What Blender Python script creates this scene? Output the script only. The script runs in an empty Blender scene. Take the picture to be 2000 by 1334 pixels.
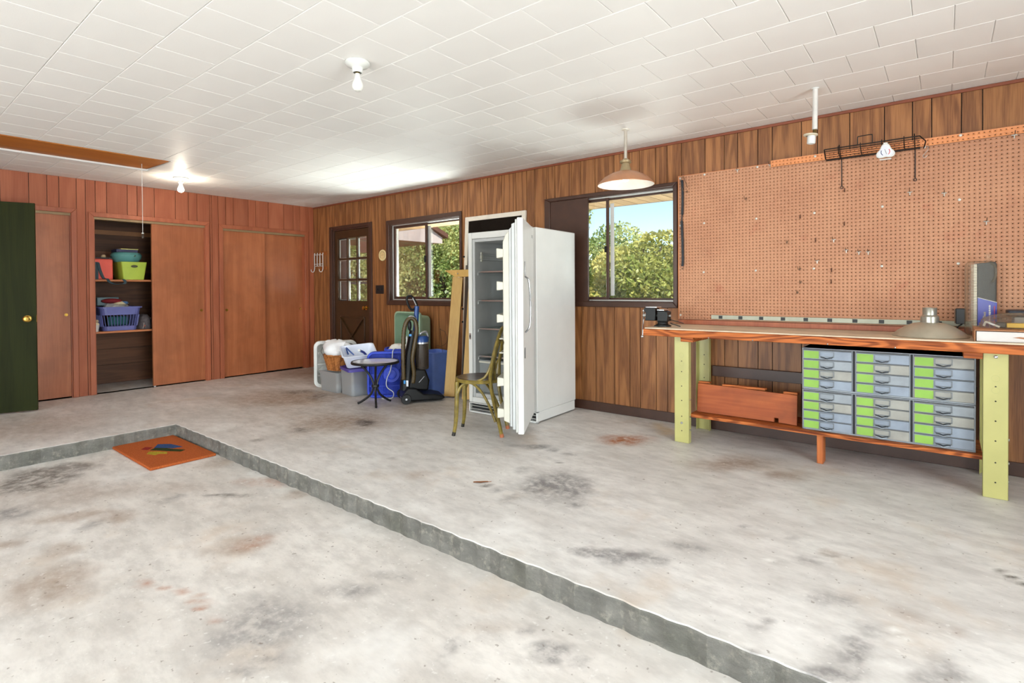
import bpy, bmesh, math, random
import numpy as np
from mathutils import Vector, Matrix, Euler
random.seed(7); rng = np.random.default_rng(7)
SC = bpy.context.scene
COL = SC.collection
PI = math.pi
# ------------------------------------------------------------------ camera
CAM = (7.5278, -4.5346, 1.1777); FPX = 1049.7
YAW, PITCH, ROLL = math.radians(38.977), math.radians(-0.645), math.radians(-0.3725)
_f = Vector((-math.sin(YAW)*math.cos(PITCH), math.cos(YAW)*math.cos(PITCH), math.sin(PITCH)))
_r = Vector((math.cos(YAW), math.sin(YAW), 0)); _u = _r.cross(_f)
_r2 = math.cos(ROLL)*_r + math.sin(ROLL)*_u; _u2 = -math.sin(ROLL)*_r + math.cos(ROLL)*_u
cd = bpy.data.cameras.new('camera'); cam = bpy.data.objects.new('camera', cd); COL.objects.link(cam)
M = Matrix.Identity(4)
for i in range(3):
    M[i][0] = _r2[i]; M[i][1] = _u2[i]; M[i][2] = -_f[i]; M[i][3] = CAM[i]
cam.matrix_world = M
cd.sensor_width = 36.0; cd.lens = FPX*36/2000; cd.clip_start = 0.05; cd.clip_end = 300
cd.shift_x = (1000-995.1)/2000; cd.shift_y = (575.9-667)/2000
SC.camera = cam
def project(p):
    d = Vector(p)-Vector(CAM); z = d.dot(_f)
    return (995.1+FPX*d.dot(_r2)/z, 575.9-FPX*d.dot(_u2)/z, z) if z > .05 else (0, 0, -1)
# ------------------------------------------------------------------ world, sun, daylight, exposure
W = bpy.data.worlds.new('sky'); SC.world = W; W.use_nodes = True
wn = W.node_tree.nodes; wl = W.node_tree.links
sky = wn.new('ShaderNodeTexSky'); sky.sky_type = 'NISHITA'; sky.sun_disc = False
sky.sun_elevation = math.radians(52); sky.sun_rotation = math.radians(135); sky.air_density = 1.0; sky.dust_density = 0.3; sky.ozone_density = 3.0
bg = wn['Background']; bg.inputs['Strength'].default_value = 0.17
wl.new(sky.outputs[0], bg.inputs['Color'])
def lamp(name, kind, loc, power, color=(1, 1, 1), aim=None, size=None, size_y=None, angle=None, radius=None):
    d = bpy.data.lights.new(name, kind); o = bpy.data.objects.new(name, d); COL.objects.link(o)
    d.energy = power; d.color = color; o.location = loc
    if aim is not None: o.rotation_euler = Vector(aim).to_track_quat('-Z', 'Y').to_euler()
    if size: d.shape = 'RECTANGLE'; d.size = size; d.size_y = size_y
    if angle is not None: d.angle = angle
    if radius is not None: d.shadow_soft_size = radius
    return o
lamp('sun_light', 'SUN', (0, -10, 20), 4.8, (1, .95, .86), (-.75, .75, -1.15), angle=math.radians(.6))
# daylight from the east doorway; second lamp is fill at an added doorway
DAY = (.90, .975, 1.0)
e = lamp('garage_door_daylight', 'AREA', (10.55, -3.9, 1.0), 290, DAY, (-1, 0, .04), 2.0, 5.6); e.data.spread = math.radians(130)
e = lamp('garage_door_daylight', 'AREA', (5.3, -8.15, 1.0), 140, DAY, (0, 1, .03), 5.4, 2.0); e.data.spread = math.radians(150)
# added fill lamps hidden below the sills, brightening the far ceiling
lamp('window_daylight', 'AREA', (2.47, .75, .55), 185, (.95, 1, .98), (0, -.72, .69), 1.3, .8)
lamp('window_daylight', 'AREA', (5.30, .75, .55), 42, (.95, 1, .98), (0, -.72, .69), .8, .8)
VS = SC.view_settings
VS.view_transform = 'Standard'; VS.look = 'None'; VS.gamma = 1.0; VS.use_curve_mapping = False
VS.exposure = 0.46
SC.cycles.max_bounces = 8; SC.cycles.diffuse_bounces = 4; SC.cycles.use_adaptive_sampling = True; SC.cycles.adaptive_threshold = .10; SC.cycles.adaptive_min_samples = 16; SC.cycles.transparent_max_bounces = 16; SC.cycles.caustics_reflective = False; SC.cycles.caustics_refractive = False
# ------------------------------------------------------------------ materials
def lin(c):
    r = []
    for v in c[:3]:
        v = v/255.0
        r.append(v/12.92 if v <= .04045 else ((v+.055)/1.055)**2.4)
    return (*r, 1.0)
class NT:
    def __init__(s, name):
        s.m = bpy.data.materials.new(name); s.m.use_nodes = True
        s.n = s.m.node_tree.nodes; s.l = s.m.node_tree.links; s.b = s.n['Principled BSDF']
    def new(s, t, **k):
        n = s.n.new(t)
        for a, v in k.items(): setattr(n, a, v)
        return n
    def put(s, sock, v):
        if isinstance(v, bpy.types.NodeSocket): s.l.new(v, sock)
        elif v is not None: sock.default_value = v
    def math(s, op, a, b=0.0, clamp=False):
        n = s.new('ShaderNodeMath', operation=op, use_clamp=clamp); s.put(n.inputs[0], a); s.put(n.inputs[1], b); return n.outputs[0]
    def mix(s, f, a, b, blend='MIX'):
        n = s.new('ShaderNodeMix', data_type='RGBA', blend_type=blend)
        s.put(n.inputs[0], f); s.put(n.inputs[6], a); s.put(n.inputs[7], b); return n.outputs[2]
    def coord(s, kind='Object'):
        return s.new('ShaderNodeTexCoord').outputs[kind]
    def mapping(s, v, scale=(1, 1, 1), loc=(0, 0, 0), rot=(0, 0, 0), kind='POINT'):
        n = s.new('ShaderNodeMapping', vector_type=kind); s.put(n.inputs[0], v)
        n.inputs['Location'].default_value = loc; n.inputs['Rotation'].default_value = rot; n.inputs['Scale'].default_value = scale
        return n.outputs[0]
    def noise(s, v, scale, detail=3, rough=.55, dist=0.0, col=False):
        n = s.new('ShaderNodeTexNoise'); s.put(n.inputs['Vector'], v); n.inputs['Scale'].default_value = scale
        n.inputs['Detail'].default_value = detail; n.inputs['Roughness'].default_value = rough; n.inputs['Distortion'].default_value = dist
        return n.outputs['Color' if col else 'Fac']
    def ramp(s, f, stops):
        n = s.new('ShaderNodeMapRange', interpolation_type='SMOOTHSTEP'); s.put(n.inputs[0], f)
        n.inputs[1].default_value, n.inputs[2].default_value = stops[0], stops[1]
        n.inputs[3].default_value, n.inputs[4].default_value = (stops[2], stops[3]) if len(stops) > 2 else (0, 1)
        return n.outputs[0]
    def bump(s, h, strength=.3, dist=.01):
        n = s.new('ShaderNodeBump'); n.inputs['Strength'].default_value = strength; n.inputs['Distance'].default_value = dist
        s.put(n.inputs['Height'], h); s.l.new(n.outputs[0], s.b.inputs['Normal'])
MATS = {}
def plain(name, c, rough=.5, metal=0.0, var=.06, vscale=9.0, bump=0.0, bscale=60, spec=.5, alpha=None, trans=0.0, emit=None):
    if name in MATS: return MATS[name]
    t = NT(name); b = t.b
    co = t.coord()
    n = t.noise(co, vscale, 4)
    f = t.ramp(n, (.3, .7))
    L = lin(c); D = tuple(x*(1-2.2*var) for x in L[:3])+(1,)
    t.put(b.inputs['Base Color'], t.mix(f, D, L))
    b.inputs['Roughness'].default_value = rough; b.inputs['Metallic'].default_value = metal
    b.inputs['Specular IOR Level'].default_value = spec
    if alpha is not None: b.inputs['Alpha'].default_value = alpha
    if trans: b.inputs['Transmission Weight'].default_value = trans
    if emit: b.inputs['Emission Color'].default_value = lin(emit[0]); b.inputs['Emission Strength'].default_value = emit[1]
    if bump: t.bump(t.noise(co, bscale, 3), bump, .004)
    MATS[name] = t.m; return t.m
def wood(name, light, dark, axis='z', rough=.5, grain=1.0, ring=14.0, across=5.0, along=.5, fine=120.0, hue=.16, bump=.08, spec=.4, mottle=0.0):
    if name in MATS: return MATS[name]
    t = NT(name); b = t.b
    co = t.coord()
    oi = t.new('ShaderNodeObjectInfo')
    off = t.new('ShaderNodeCombineXYZ')
    for i in range(3): t.put(off.inputs[i], t.math('MULTIPLY', oi.outputs['Random'], 17.0+9*i))
    va = t.new('ShaderNodeVectorMath', operation='ADD'); t.put(va.inputs[0], co); t.put(va.inputs[1], off.outputs[0])
    s = [across]*3; s['xyz'.index(axis)] = along
    sf = [fine]*3; sf['xyz'.index(axis)] = fine*.03
    n1 = t.noise(t.mapping(va.outputs[0], s), 1.0, 2, .5, .4)
    rings = t.math('SINE', t.math('MULTIPLY', n1, ring*PI))
    rings = t.ramp(rings, (-.9, .95))
    n2 = t.noise(t.mapping(va.outputs[0], sf), 1.0, 2, .6)
    fineg = t.ramp(n2, (.32, .62))
    g = t.math('ADD', t.math('MULTIPLY', rings, .58), t.math('MULTIPLY', fineg, .42))
    c = t.mix(t.math('MULTIPLY', t.math('SUBTRACT', 1.0, g), grain, True), lin(light), lin(dark))
    v = t.ramp(oi.outputs['Random'], (0, 1, 1-hue, 1+hue*.6))
    cc = t.new('ShaderNodeCombineColor')
    for i in range(3): t.put(cc.inputs[i], v)
    c = t.mix(1.0, c, cc.outputs[0], 'MULTIPLY')
    if mottle:
        m = t.ramp(t.noise(co, 3.3, 4, .6), (.42, .68, 0, mottle))
        c = t.mix(m, c, lin(tuple(min(255, x*.62) for x in light)))
    t.put(b.inputs['Base Color'], c)
    b.inputs['Roughness'].default_value = rough; b.inputs['Specular IOR Level'].default_value = spec
    if bump: t.bump(g, bump, .003)
    MATS[name] = t.m; return t.m
def glass(name, tint=(255, 255, 255), refl=.06, rough=.02, body=None):
    if name in MATS: return MATS[name]
    t = NT(name); out = t.n['Material Output']; t.n.remove(t.b)
    tr = t.new('ShaderNodeBsdfTransparent'); tr.inputs[0].default_value = lin(tint)
    gl = t.new('ShaderNodeBsdfGlossy'); gl.inputs['Roughness'].default_value = rough
    lw = t.new('ShaderNodeLayerWeight'); lw.inputs[0].default_value = .25
    f = t.math('ADD', t.math('MULTIPLY', lw.outputs['Fresnel'], .5), refl, True)
    mx = t.new('ShaderNodeMixShader'); t.put(mx.inputs[0], f); t.l.new(tr.outputs[0], mx.inputs[1]); t.l.new(gl.outputs[0], mx.inputs[2])
    sh = mx.outputs[0]
    if body:
        df = t.new('ShaderNodeBsdfDiffuse'); df.inputs[0].default_value = lin(body[0])
        tl = t.new('ShaderNodeBsdfTranslucent'); tl.inputs[0].default_value = lin(body[0])
        a = t.new('ShaderNodeAddShader'); 
        m0 = t.new('ShaderNodeMixShader'); m0.inputs[0].default_value = .5
        t.l.new(df.outputs[0], m0.inputs[1]); t.l.new(tl.outputs[0], m0.inputs[2])
        m2 = t.new('ShaderNodeMixShader'); t.put(m2.inputs[0], body[1]); t.l.new(sh, m2.inputs[1]); t.l.new(m0.outputs[0], m2.inputs[2]); sh = m2.outputs[0]
    t.l.new(sh, out.inputs[0]); MATS[name] = t.m; return t.m
# ------------------------------------------------------------------ mesh builder
class MB:
    def __init__(s): s.v = []; s.f = []; s.mi = []; s.cur = 0
    def add(s, vs, fs):
        k = len(s.v); s.v += [tuple(p) for p in vs]; s.f += [tuple(k+i for i in f) for f in fs]; s.mi += [s.cur]*len(fs); return s
    def box(s, a, b, m=None):
        x0, y0, z0 = a; x1, y1, z1 = b
        vs = [(x, y, z) for z in (z0, z1) for y in (y0, y1) for x in (x0, x1)]
        if m is not None: vs = [m @ Vector(p) for p in vs]
        return s.add(vs, [(0, 2, 3, 1), (4, 5, 7, 6), (0, 1, 5, 4), (2, 6, 7, 3), (0, 4, 6, 2), (1, 3, 7, 5)])
    def bar(s, a, b, w, h, up=(0, 0, 1)):
        a, b = Vector(a), Vector(b); d = (b-a); L = d.length; d.normalize(); up = Vector(up)
        x = d.cross(up)
        if x.length < 1e-4: x = d.cross(Vector((1, 0, 0)))
        x.normalize(); z = x.cross(d)
        m = Matrix((( x[0], d[0], z[0], a[0]), (x[1], d[1], z[1], a[1]), (x[2], d[2], z[2], a[2]), (0, 0, 0, 1)))
        return s.box((-w/2, 0, -h/2), (w/2, L, h/2), m)
    def tube(s, pts, r, seg=8, closed=False, cap=True):
        pts = [Vector(p) for p in pts]; n = len(pts)
        rr = r if isinstance(r, (list, tuple)) else [r]*n
        vs = []; prev = None
        for i, p in enumerate(pts):
            if closed: t = pts[(i+1) % n]-pts[i-1]
            else: t = pts[min(i+1, n-1)]-pts[max(i-1, 0)]
            t.normalize()
            if prev is None:
                u = t.cross(Vector((0, 0, 1)))
                if u.length < .05: u = t.cross(Vector((1, 0, 0)))
            else: u = prev - t*prev.dot(t)
            u.normalize(); prev = u; w = t.cross(u)
            for k in range(seg):
                a = 2*PI*k/seg; vs.append(p+(u*math.cos(a)+w*math.sin(a))*rr[i])
        fs = []
        for i in range(n if closed else n-1):
            j = (i+1) % n
            for k in range(seg):
                k2 = (k+1) % seg; fs.append((i*seg+k, i*seg+k2, j*seg+k2, j*seg+k))
        if cap and not closed: fs += [tuple(range(seg))[::-1], tuple((n-1)*seg+k for k in range(seg))]
        return s.add(vs, fs)
    def lathe(s, prof, seg=24, m=None, sx=1.0, sy=1.0, cap=True):
        vs = []; fs = []
        for r, z in prof:
            for k in range(seg):
                a = 2*PI*k/seg; vs.append(Vector((r*math.cos(a)*sx, r*math.sin(a)*sy, z)))
        for i in range(len(prof)-1):
            for k in range(seg):
                k2 = (k+1) % seg; fs.append((i*seg+k, i*seg+k2, (i+1)*seg+k2, (i+1)*seg+k))
        if cap:
            if prof[0][0] > 1e-5: fs.append(tuple(range(seg))[::-1])
            if prof[-1][0] > 1e-5: fs.append(tuple((len(prof)-1)*seg+k for k in range(seg)))
        if m is not None: vs = [m @ p for p in vs]
        return s.add(vs, fs)
    def loft(s, rings, closed=True, cap=True, capstart=True):
        n = len(rings[0]); vs = [p for r in rings for p in r]; fs = []
        for i in range(len(rings)-1):
            for k in range(n if closed else n-1):
                k2 = (k+1) % n; fs.append((i*n+k, i*n+k2, (i+1)*n+k2, (i+1)*n+k))
        if cap:
            if capstart: fs.append(tuple(range(n))[::-1])
            fs.append(tuple((len(rings)-1)*n+k for k in range(n)))
        return s.add(vs, fs)
    def prism(s, poly, a, b, m=None):
        """polygon in local xz extruded along y from a to b"""
        n = len(poly); vs = [Vector((x, a, z)) for x, z in poly]+[Vector((x, b, z)) for x, z in poly]
        if m is not None: vs = [m @ p for p in vs]
        fs = [tuple(range(n)), tuple(n+k for k in range(n))[::-1]]+[(k, n+k, n+(k+1) % n, (k+1) % n) for k in range(n)]
        return s.add(vs, fs)
    def ball(s, c, r, seg=12, rings=8, m=None):
        c = Vector(c); r = r if isinstance(r, (tuple, list)) else (r, r, r)
        vs = [c+Vector((0, 0, -r[2]))]
        for i in range(1, rings):
            t = -PI/2+PI*i/rings
            for k in range(seg):
                a = 2*PI*k/seg; vs.append(c+Vector((r[0]*math.cos(t)*math.cos(a), r[1]*math.cos(t)*math.sin(a), r[2]*math.sin(t))))
        vs.append(c+Vector((0, 0, r[2]))); last = len(vs)-1; fs = []
        for k in range(seg):
            k2 = (k+1) % seg; fs.append((0, 1+k2, 1+k)); fs.append((last, 1+(rings-2)*seg+k, 1+(rings-2)*seg+k2))
            for i in range(rings-2): fs.append((1+i*seg+k, 1+i*seg+k2, 1+(i+1)*seg+k2, 1+(i+1)*seg+k))
        if m is not None: vs = [m @ p for p in vs]
        return s.add(vs, fs)
    def build(s, name, mat, parent=None, bevel=0.0, smooth=None, seg=2, kind=None, label=None, angle=35, fix=True):
        me = bpy.data.meshes.new(name); me.from_pydata([tuple(p) for p in s.v], [], s.f)
        mats = mat if isinstance(mat, (list, tuple)) else [mat]
        for m in mats: me.materials.append(m)
        if len(mats) > 1: me.polygons.foreach_set('material_index', s.mi)
        if fix:
            bm = bmesh.new(); bm.from_mesh(me); bmesh.ops.recalc_face_normals(bm, faces=bm.faces); bm.to_mesh(me); bm.free()
        if smooth or smooth is None and bevel:
            me.polygons.foreach_set('use_smooth', [True]*len(me.polygons)); me.set_sharp_from_angle(angle=math.radians(angle))
        me.update()
        o = bpy.data.objects.new(name, me); COL.objects.link(o)
        if parent is not None: o.parent = parent
        if bevel:
            bv = o.modifiers.new('edges', 'BEVEL'); bv.width = bevel; bv.segments = seg; bv.limit_method = 'ANGLE'; bv.angle_limit = math.radians(35)
        if kind: o['kind'] = kind
        if label: o['label'] = label
        return o
def tag(o, label, cat, group=None, kind=None):
    o['label'] = label; o['category'] = cat
    if group: o['group'] = group
    if kind: o['kind'] = kind
    return o
def thing(name, label, cat, loc=(0, 0, 0), rz=0.0, group=None, rot=None):
    o = bpy.data.objects.new(name, None); COL.objects.link(o); o.location = loc; o.empty_display_size = .1
    o.rotation_euler = rot if rot else (0, 0, rz)
    return tag(o, label, cat, group)
def rrect(w, h, r, n=5, cx=0.0, cy=0.0):
    p = []
    for sx, sy, a0 in ((1, 1, 0), (-1, 1, PI/2), (-1, -1, PI), (1, -1, 3*PI/2)):
        for i in range(n+1):
            a = a0+PI/2*i/n; p.append((cx+sx*(w/2-r)+r*math.cos(a), cy+sy*(h/2-r)+r*math.sin(a)))
    return p
def spline(pts, n=8):
    P = [Vector(p) for p in pts]; P = [2*P[0]-P[1]]+P+[2*P[-1]-P[-2]]; out = []
    for i in range(1, len(P)-2):
        for k in range(n):
            t = k/n; a, b, c, d = P[i-1], P[i], P[i+1], P[i+2]
            out.append(.5*((2*b)+(c-a)*t+(2*a-5*b+4*c-d)*t*t+(3*b-a-3*c+d)*t**3))
    out.append(P[-2]); return out
def T(x, y, z): return Matrix.Translation((x, y, z))
def RX(a): return Matrix.Rotation(a, 4, 'X')
def RY(a): return Matrix.Rotation(a, 4, 'Y')
def RZ(a): return Matrix.Rotation(a, 4, 'Z')
def copy_tree(o, parent=None):
    c = o.copy(); COL.objects.link(c); c.parent = parent
    for ch in o.children: copy_tree(ch, c)
    return c
STU = 'D,5.71,-1.91,0.237,0.250,0.66,.55,.5;D,5.88,-1.85,0.125,0.209,0.66,.5,.4;D,6.02,-2.00,0.050,0.049,0.66,.5,.4;D,5.14,-1.26,0.077,0.094,0.65,.5,.25;D,5.29,-1.30,0.052,0.063,0.66,.5,.25;D,4.99,-1.29,0.098,0.041,0.66,.4,.4;D,5.50,-1.32,0.086,0.058,0.66,.35,.5;D,5.53,-1.56,0.031,0.042,0.67,.5,.4;D,5.33,-1.81,0.054,0.080,0.66,.3,.5;D,5.48,-2.12,0.036,0.033,0.67,.4,.3;D,5.58,-2.18,0.047,0.046,0.66,.35,.3;B,4.98,-2.29,0.077,0.084,0.66,.4,.6;D,6.40,-2.44,0.130,0.050,0.67,.55,.3;D,6.51,-2.42,0.113,0.074,0.67,.5,.5;D,6.32,-2.44,0.110,0.019,0.67,.4,.3;D,6.60,-2.38,0.054,0.052,0.67,.45,.4;D,6.60,-2.17,0.088,0.076,0.67,.4,.7;D,6.73,-1.71,0.031,0.032,0.66,.45,.5;D,6.96,-1.75,0.053,0.030,0.66,.35,.5;D,7.02,-1.98,0.048,0.079,0.67,.35,.5;D,6.98,-2.49,0.026,0.040,0.66,.45,.5;D,6.94,-2.56,0.036,0.025,0.68,.4,.5;D,7.18,-2.29,0.105,0.058,0.67,.35,.5;D,7.25,-2.26,0.041,0.051,0.67,.4,.5;D,7.24,-2.51,0.084,0.059,0.67,.5,.5;D,7.22,-2.64,0.112,0.058,0.67,.5,.4;D,7.04,-2.70,0.040,0.022,0.67,.5,.5;D,7.31,-2.37,0.059,0.039,0.67,.4,.5;D,7.52,-2.40,0.095,0.064,0.67,.45,.5;B,7.49,-2.18,0.074,0.054,0.67,.35,.7;K,7.75,-1.66,0.028,0.080,0.67,.8,.6;B,7.60,-2.16,0.055,0.035,0.67,.4,.7;D,7.47,-2.51,0.077,0.059,0.67,.4,.5;B,7.12,-1.84,0.067,0.042,0.67,.4,.5;L,7.38,-2.34,0.024,0.045,0.68,.7,.5;L,7.38,-2.50,0.022,0.026,0.67,.6,.5;L,6.86,-2.04,0.027,0.025,0.65,.7,.4;B,6.41,-0.83,0.391,0.193,0.66,.7,.7;B,6.76,-0.91,0.194,0.109,0.66,.65,.7;R,5.64,-0.70,0.183,0.160,0.66,.6,.6;Y,5.69,-0.29,0.101,0.168,0.65,.5,.6;B,2.03,-1.40,0.913,0.580,0.65,.85,.7;B,3.32,-1.76,0.578,0.476,0.65,.85,.8;K,3.48,-1.71,0.110,0.095,0.65,.6,.4;K,3.37,-2.12,0.078,0.070,0.66,.4,.4;B,3.45,-0.99,0.537,0.471,0.65,.6,.8;K,2.14,-1.25,0.138,0.152,0.65,.35,.5;K,1.70,-1.28,0.144,0.168,0.64,.35,.5;L,2.64,-2.51,0.158,0.140,0.65,.5,.3;K,3.36,-2.47,0.049,0.048,0.66,.4,.4;D,4.55,-2.15,0.050,0.058,0.66,.3,.5;B,0.62,-0.23,1.043,0.872,0.64,.9,.8;B,1.29,-3.52,0.691,0.535,0.66,.4,.8;B,2.94,-1.17,1.590,1.339,0.65,.42,.9;K,7.12,-1.85,0.040,0.016,0.66,.6,.4;K,7.17,-1.89,0.020,0.015,0.66,.8,.4;K,7.22,-1.89,0.011,0.015,0.65,.8,.4;K,7.31,-1.84,0.025,0.015,0.66,.8,.4;K,7.19,-2.02,0.010,0.018,0.68,.8,.4;L,4.44,-2.36,0.140,0.033,0.66,.5,.5;K,5.37,-2.13,0.043,0.017,0.67,.6,.4'
STL = 'K,2.69,-3.74,0.256,0.268,0.66,.45,.2;K,2.58,-3.48,0.153,0.178,0.66,.4,.2;B,3.68,-3.71,0.231,0.081,0.67,.55,.6;B,3.89,-3.54,0.124,0.069,0.66,.5,.6;D,3.92,-3.68,0.051,0.097,0.67,.35,.5;B,3.83,-4.02,0.111,0.076,0.67,.5,.6;B,4.18,-3.81,0.109,0.089,0.66,.45,.6;B,4.46,-4.02,0.176,0.239,0.67,.6,.7;B,4.73,-3.25,0.160,0.140,0.67,.5,.7;R,4.75,-3.20,0.091,0.089,0.67,.35,.8;D,3.88,-3.28,0.063,0.066,0.66,.45,.4;D,5.51,-3.56,0.216,0.207,0.67,.4,.6;D,5.70,-3.68,0.079,0.044,0.67,.4,.6;D,5.57,-3.24,0.097,0.067,0.67,.4,.6;R,5.20,-3.69,0.033,0.036,0.67,.75,.5;R,4.87,-3.71,0.029,0.029,0.66,.5,.5;R,4.99,-3.70,0.028,0.022,0.67,.45,.5;R,5.09,-3.70,0.025,0.025,0.66,.5,.5;R,5.33,-3.69,0.027,0.021,0.67,.4,.5;R,4.76,-3.72,0.025,0.041,0.66,.5,.5;B,4.29,-2.77,0.082,0.075,0.66,.5,.5;R,3.95,-2.82,0.207,0.085,0.66,.3,.7;B,3.35,-2.78,0.139,0.189,0.66,.4,.7;D,6.14,-3.22,0.054,0.060,0.67,.4,.7;D,5.55,-3.04,0.104,0.054,0.67,.3,.7;D,6.33,-2.99,0.038,0.046,0.67,.5,.2;D,6.49,-2.99,0.093,0.052,0.67,.5,.2;D,6.60,-2.93,0.026,0.023,0.68,.6,.2;D,6.69,-2.91,0.022,0.013,0.69,.5,.2;L,3.77,-3.67,0.053,0.052,0.66,.5,.5;K,4.03,-3.10,0.128,0.028,0.66,.5,.4;K,5.41,-3.74,0.017,0.010,0.68,.8,.4;B,3.24,-3.62,0.495,0.200,0.66,.35,.8;B,3.66,-3.24,0.300,0.126,0.66,.3,.8;D,3.28,-3.94,0.152,0.140,0.66,.4,.6;B,6.17,-3.07,0.115,0.048,0.67,.3,.8'
# ------------------------------------------------------------------ material library
WALNUT = wood('walnut_panelling', (164, 110, 66), (112, 68, 38), 'z', .45, 1.0, 16, 5.0, .42, 190, .10, .05)
CEDAR = wood('red_stained_panelling', (172, 102, 72), (148, 80, 54), 'z', .5, .8, 7, 4.0, .6, 90, .10, .03, spec=.25)
CDOOR = wood('stained_door_veneer', (176, 106, 68), (150, 84, 50), 'z', .36, .8, 6, 4.0, .4, 120, .06, .02, mottle=.25)
CASING = wood('stained_casing', (172, 98, 66), (146, 76, 50), 'z', .42, .7, 6, 6.0, .8, 100, .05, .02)
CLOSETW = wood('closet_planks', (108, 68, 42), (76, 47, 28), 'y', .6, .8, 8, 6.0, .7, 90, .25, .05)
BROWN = plain('dark_brown_paint', (72, 46, 35), .42, var=.08)
DKDOOR = plain('dark_brown_door_paint', (66, 42, 20), .4, var=.08)
GREEND = wood('dark_green_door', (40, 44, 16), (30, 33, 11), 'z', .5, .8, 8, 5, .4, 100, .0, .02, spec=.10)
BLACK = plain('dark_void', (18, 15, 12), .8)
GROOVE = plain('groove_shadow_paint', (36, 24, 16), .7)  # dark brown sheet behind the planks, seen in their joints
BRASS = plain('brass', (214, 176, 88), .22, 1.0, var=.04)
STEEL = plain('steel', (190, 190, 188), .3, 1.0, var=.04)
ALU = plain('aluminium_frame', (205, 204, 200), .42, .35, var=.04)
WHITEP = plain('white_enamel', (216, 216, 212), .3, var=.02)
GLASS = glass('window_glass', (250, 253, 252), .03)
def ceiling_mat():
    t = NT('ceiling_tile_paint'); co = t.coord(); oi = t.new('ShaderNodeObjectInfo')
    f = t.ramp(t.noise(co, 1.1, 3), (.3, .7))
    c = t.mix(f, lin((234, 230, 225)), lin((241, 238, 233)))
    v = t.ramp(oi.outputs['Random'], (0, 1, .975, 1.0)); cc = t.new('ShaderNodeCombineColor')
    for i in range(3): t.put(cc.inputs[i], v)
    t.put(t.b.inputs['Base Color'], t.mix(1.0, c, cc.outputs[0], 'MULTIPLY')); t.b.inputs['Roughness'].default_value = .5; t.b.inputs['Specular IOR Level'].default_value = .2
    t.bump(t.noise(t.mapping(co, (1, 3, 1)), 90, 2), .08, .003); return t.m
CEIL = ceiling_mat()
def stain_masks(co, stains):
    x, y = co[:, 0], co[:, 1]
    wx = x+.045*np.sin(4.1*x+2.3*y)+.03*np.sin(9.7*y-3.1*x+1)+.014*np.sin(23*x+17*y); wy = y+.045*np.sin(3.7*y-2.9*x+2)+.03*np.sin(8.9*x+4.3*y)+.014*np.sin(21*y-19*x)
    out = {k: np.zeros(len(x)) for k in 'BYRDKL'}
    for e in stains.split(';'):
        k, sx, sy, a, b, rot, st, so = e.split(','); sx, sy, a, b, rot, st, so = map(float, (sx, sy, a, b, rot, st, so))
        dx, dy = wx-sx, wy-sy; c, s_ = math.cos(rot), math.sin(rot)
        ln = np.hypot((dx*c+dy*s_)/(a*1.12), (-dx*s_+dy*c)/(b*1.12))
        t = np.clip((1.0+so*.35-ln)/(.25+so*1.2), 0, 1); out[k] = np.maximum(out[k], min(1.0, st*1.25)*t*t*(3-2*t))
    return out
def stained(o, stains):
    me = o.data; n = len(me.vertices); co = np.empty(n*3, np.float32); me.vertices.foreach_get('co', co); mk = stain_masks(co.reshape(-1, 3).astype(float), stains)
    for nm, ks in (('wear_warm', 'BYR'), ('wear_dark', 'DKL')):
        at = me.color_attributes.new(nm, 'FLOAT_COLOR', 'POINT'); d = np.ones((n, 4), np.float32)
        for i, k in enumerate(ks): d[:, i] = mk[k]
        at.data.foreach_set('color', d.ravel())
def concrete(name, base=(232, 229, 225), dark=(206, 201, 196), rough=.5):
    t = NT(name); b = t.b; co = t.coord()
    n1 = t.ramp(t.noise(t.mapping(co, (1, 1.7, 1), (0, 0, 0), (0, 0, .5)), 1.5, 5, .65), (.34, .68)); n2r = t.noise(t.mapping(co, (1, 2.2, 1), (0, 0, 0), (0, 0, .55)), 6.0, 5, .7); n2 = t.ramp(n2r, (.34, .72))
    c = t.mix(t.math('MULTIPLY', n1, .85), lin(base), lin(dark))
    c = t.mix(t.math('MULTIPLY', n2, .55), c, lin(tuple(x*.86 for x in dark)))
    big = t.noise(t.mapping(co, (1.2, 1, 1), (9, 4, 0)), 1.7, 4, .6)
    c = t.mix(t.math('MULTIPLY', t.ramp(big, (.45, .25)), .6), c, lin((240, 238, 235)))
    c = t.mix(t.math('MULTIPLY', t.ramp(big, (.54, .78)), .5), c, lin((196, 172, 146)))
    speck = t.math('ADD', t.ramp(t.noise(co, 15, 3, .7), (.3, .66, .35, 1.25)), t.math('MULTIPLY', n2, .1))
    soft = t.math('ADD', t.math('MULTIPLY', speck, .35), .3)
    cols = {'D': (112, 108, 108), 'B': (132, 96, 58), 'R': (168, 98, 52), 'L': (236, 234, 230), 'Y': (206, 164, 60), 'K': (70, 60, 50)}
    for nm, ks in (('wear_warm', 'BYR'), ('wear_dark', 'DKL')):
        at = t.new('ShaderNodeAttribute', attribute_name=nm); sp = t.new('ShaderNodeSeparateColor'); t.l.new(at.outputs['Color'], sp.inputs[0])
        for i, k in enumerate(ks): c = t.mix(t.math('MULTIPLY', sp.outputs[i], speck if k not in 'BY' else soft, True), c, lin(cols[k]))
    fn = t.noise(co, 38, 2, .5)
    c = t.mix(t.math('MULTIPLY', t.ramp(fn, (.68, .75)), .55), c, lin((104, 88, 74)))
    c = t.mix(t.math('MULTIPLY', t.ramp(fn, (.34, .27)), .35), c, lin((240, 238, 234)))
    t.put(b.inputs['Base Color'], c)
    t.put(b.inputs['Roughness'], t.math('ADD', t.math('MULTIPLY', n1, .2), rough-.1))
    b.inputs['Specular IOR Level'].default_value = .4
    t.bump(n2r, .12, .008)
    return t.m
CONC_U = concrete('raised_slab_concrete')
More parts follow.
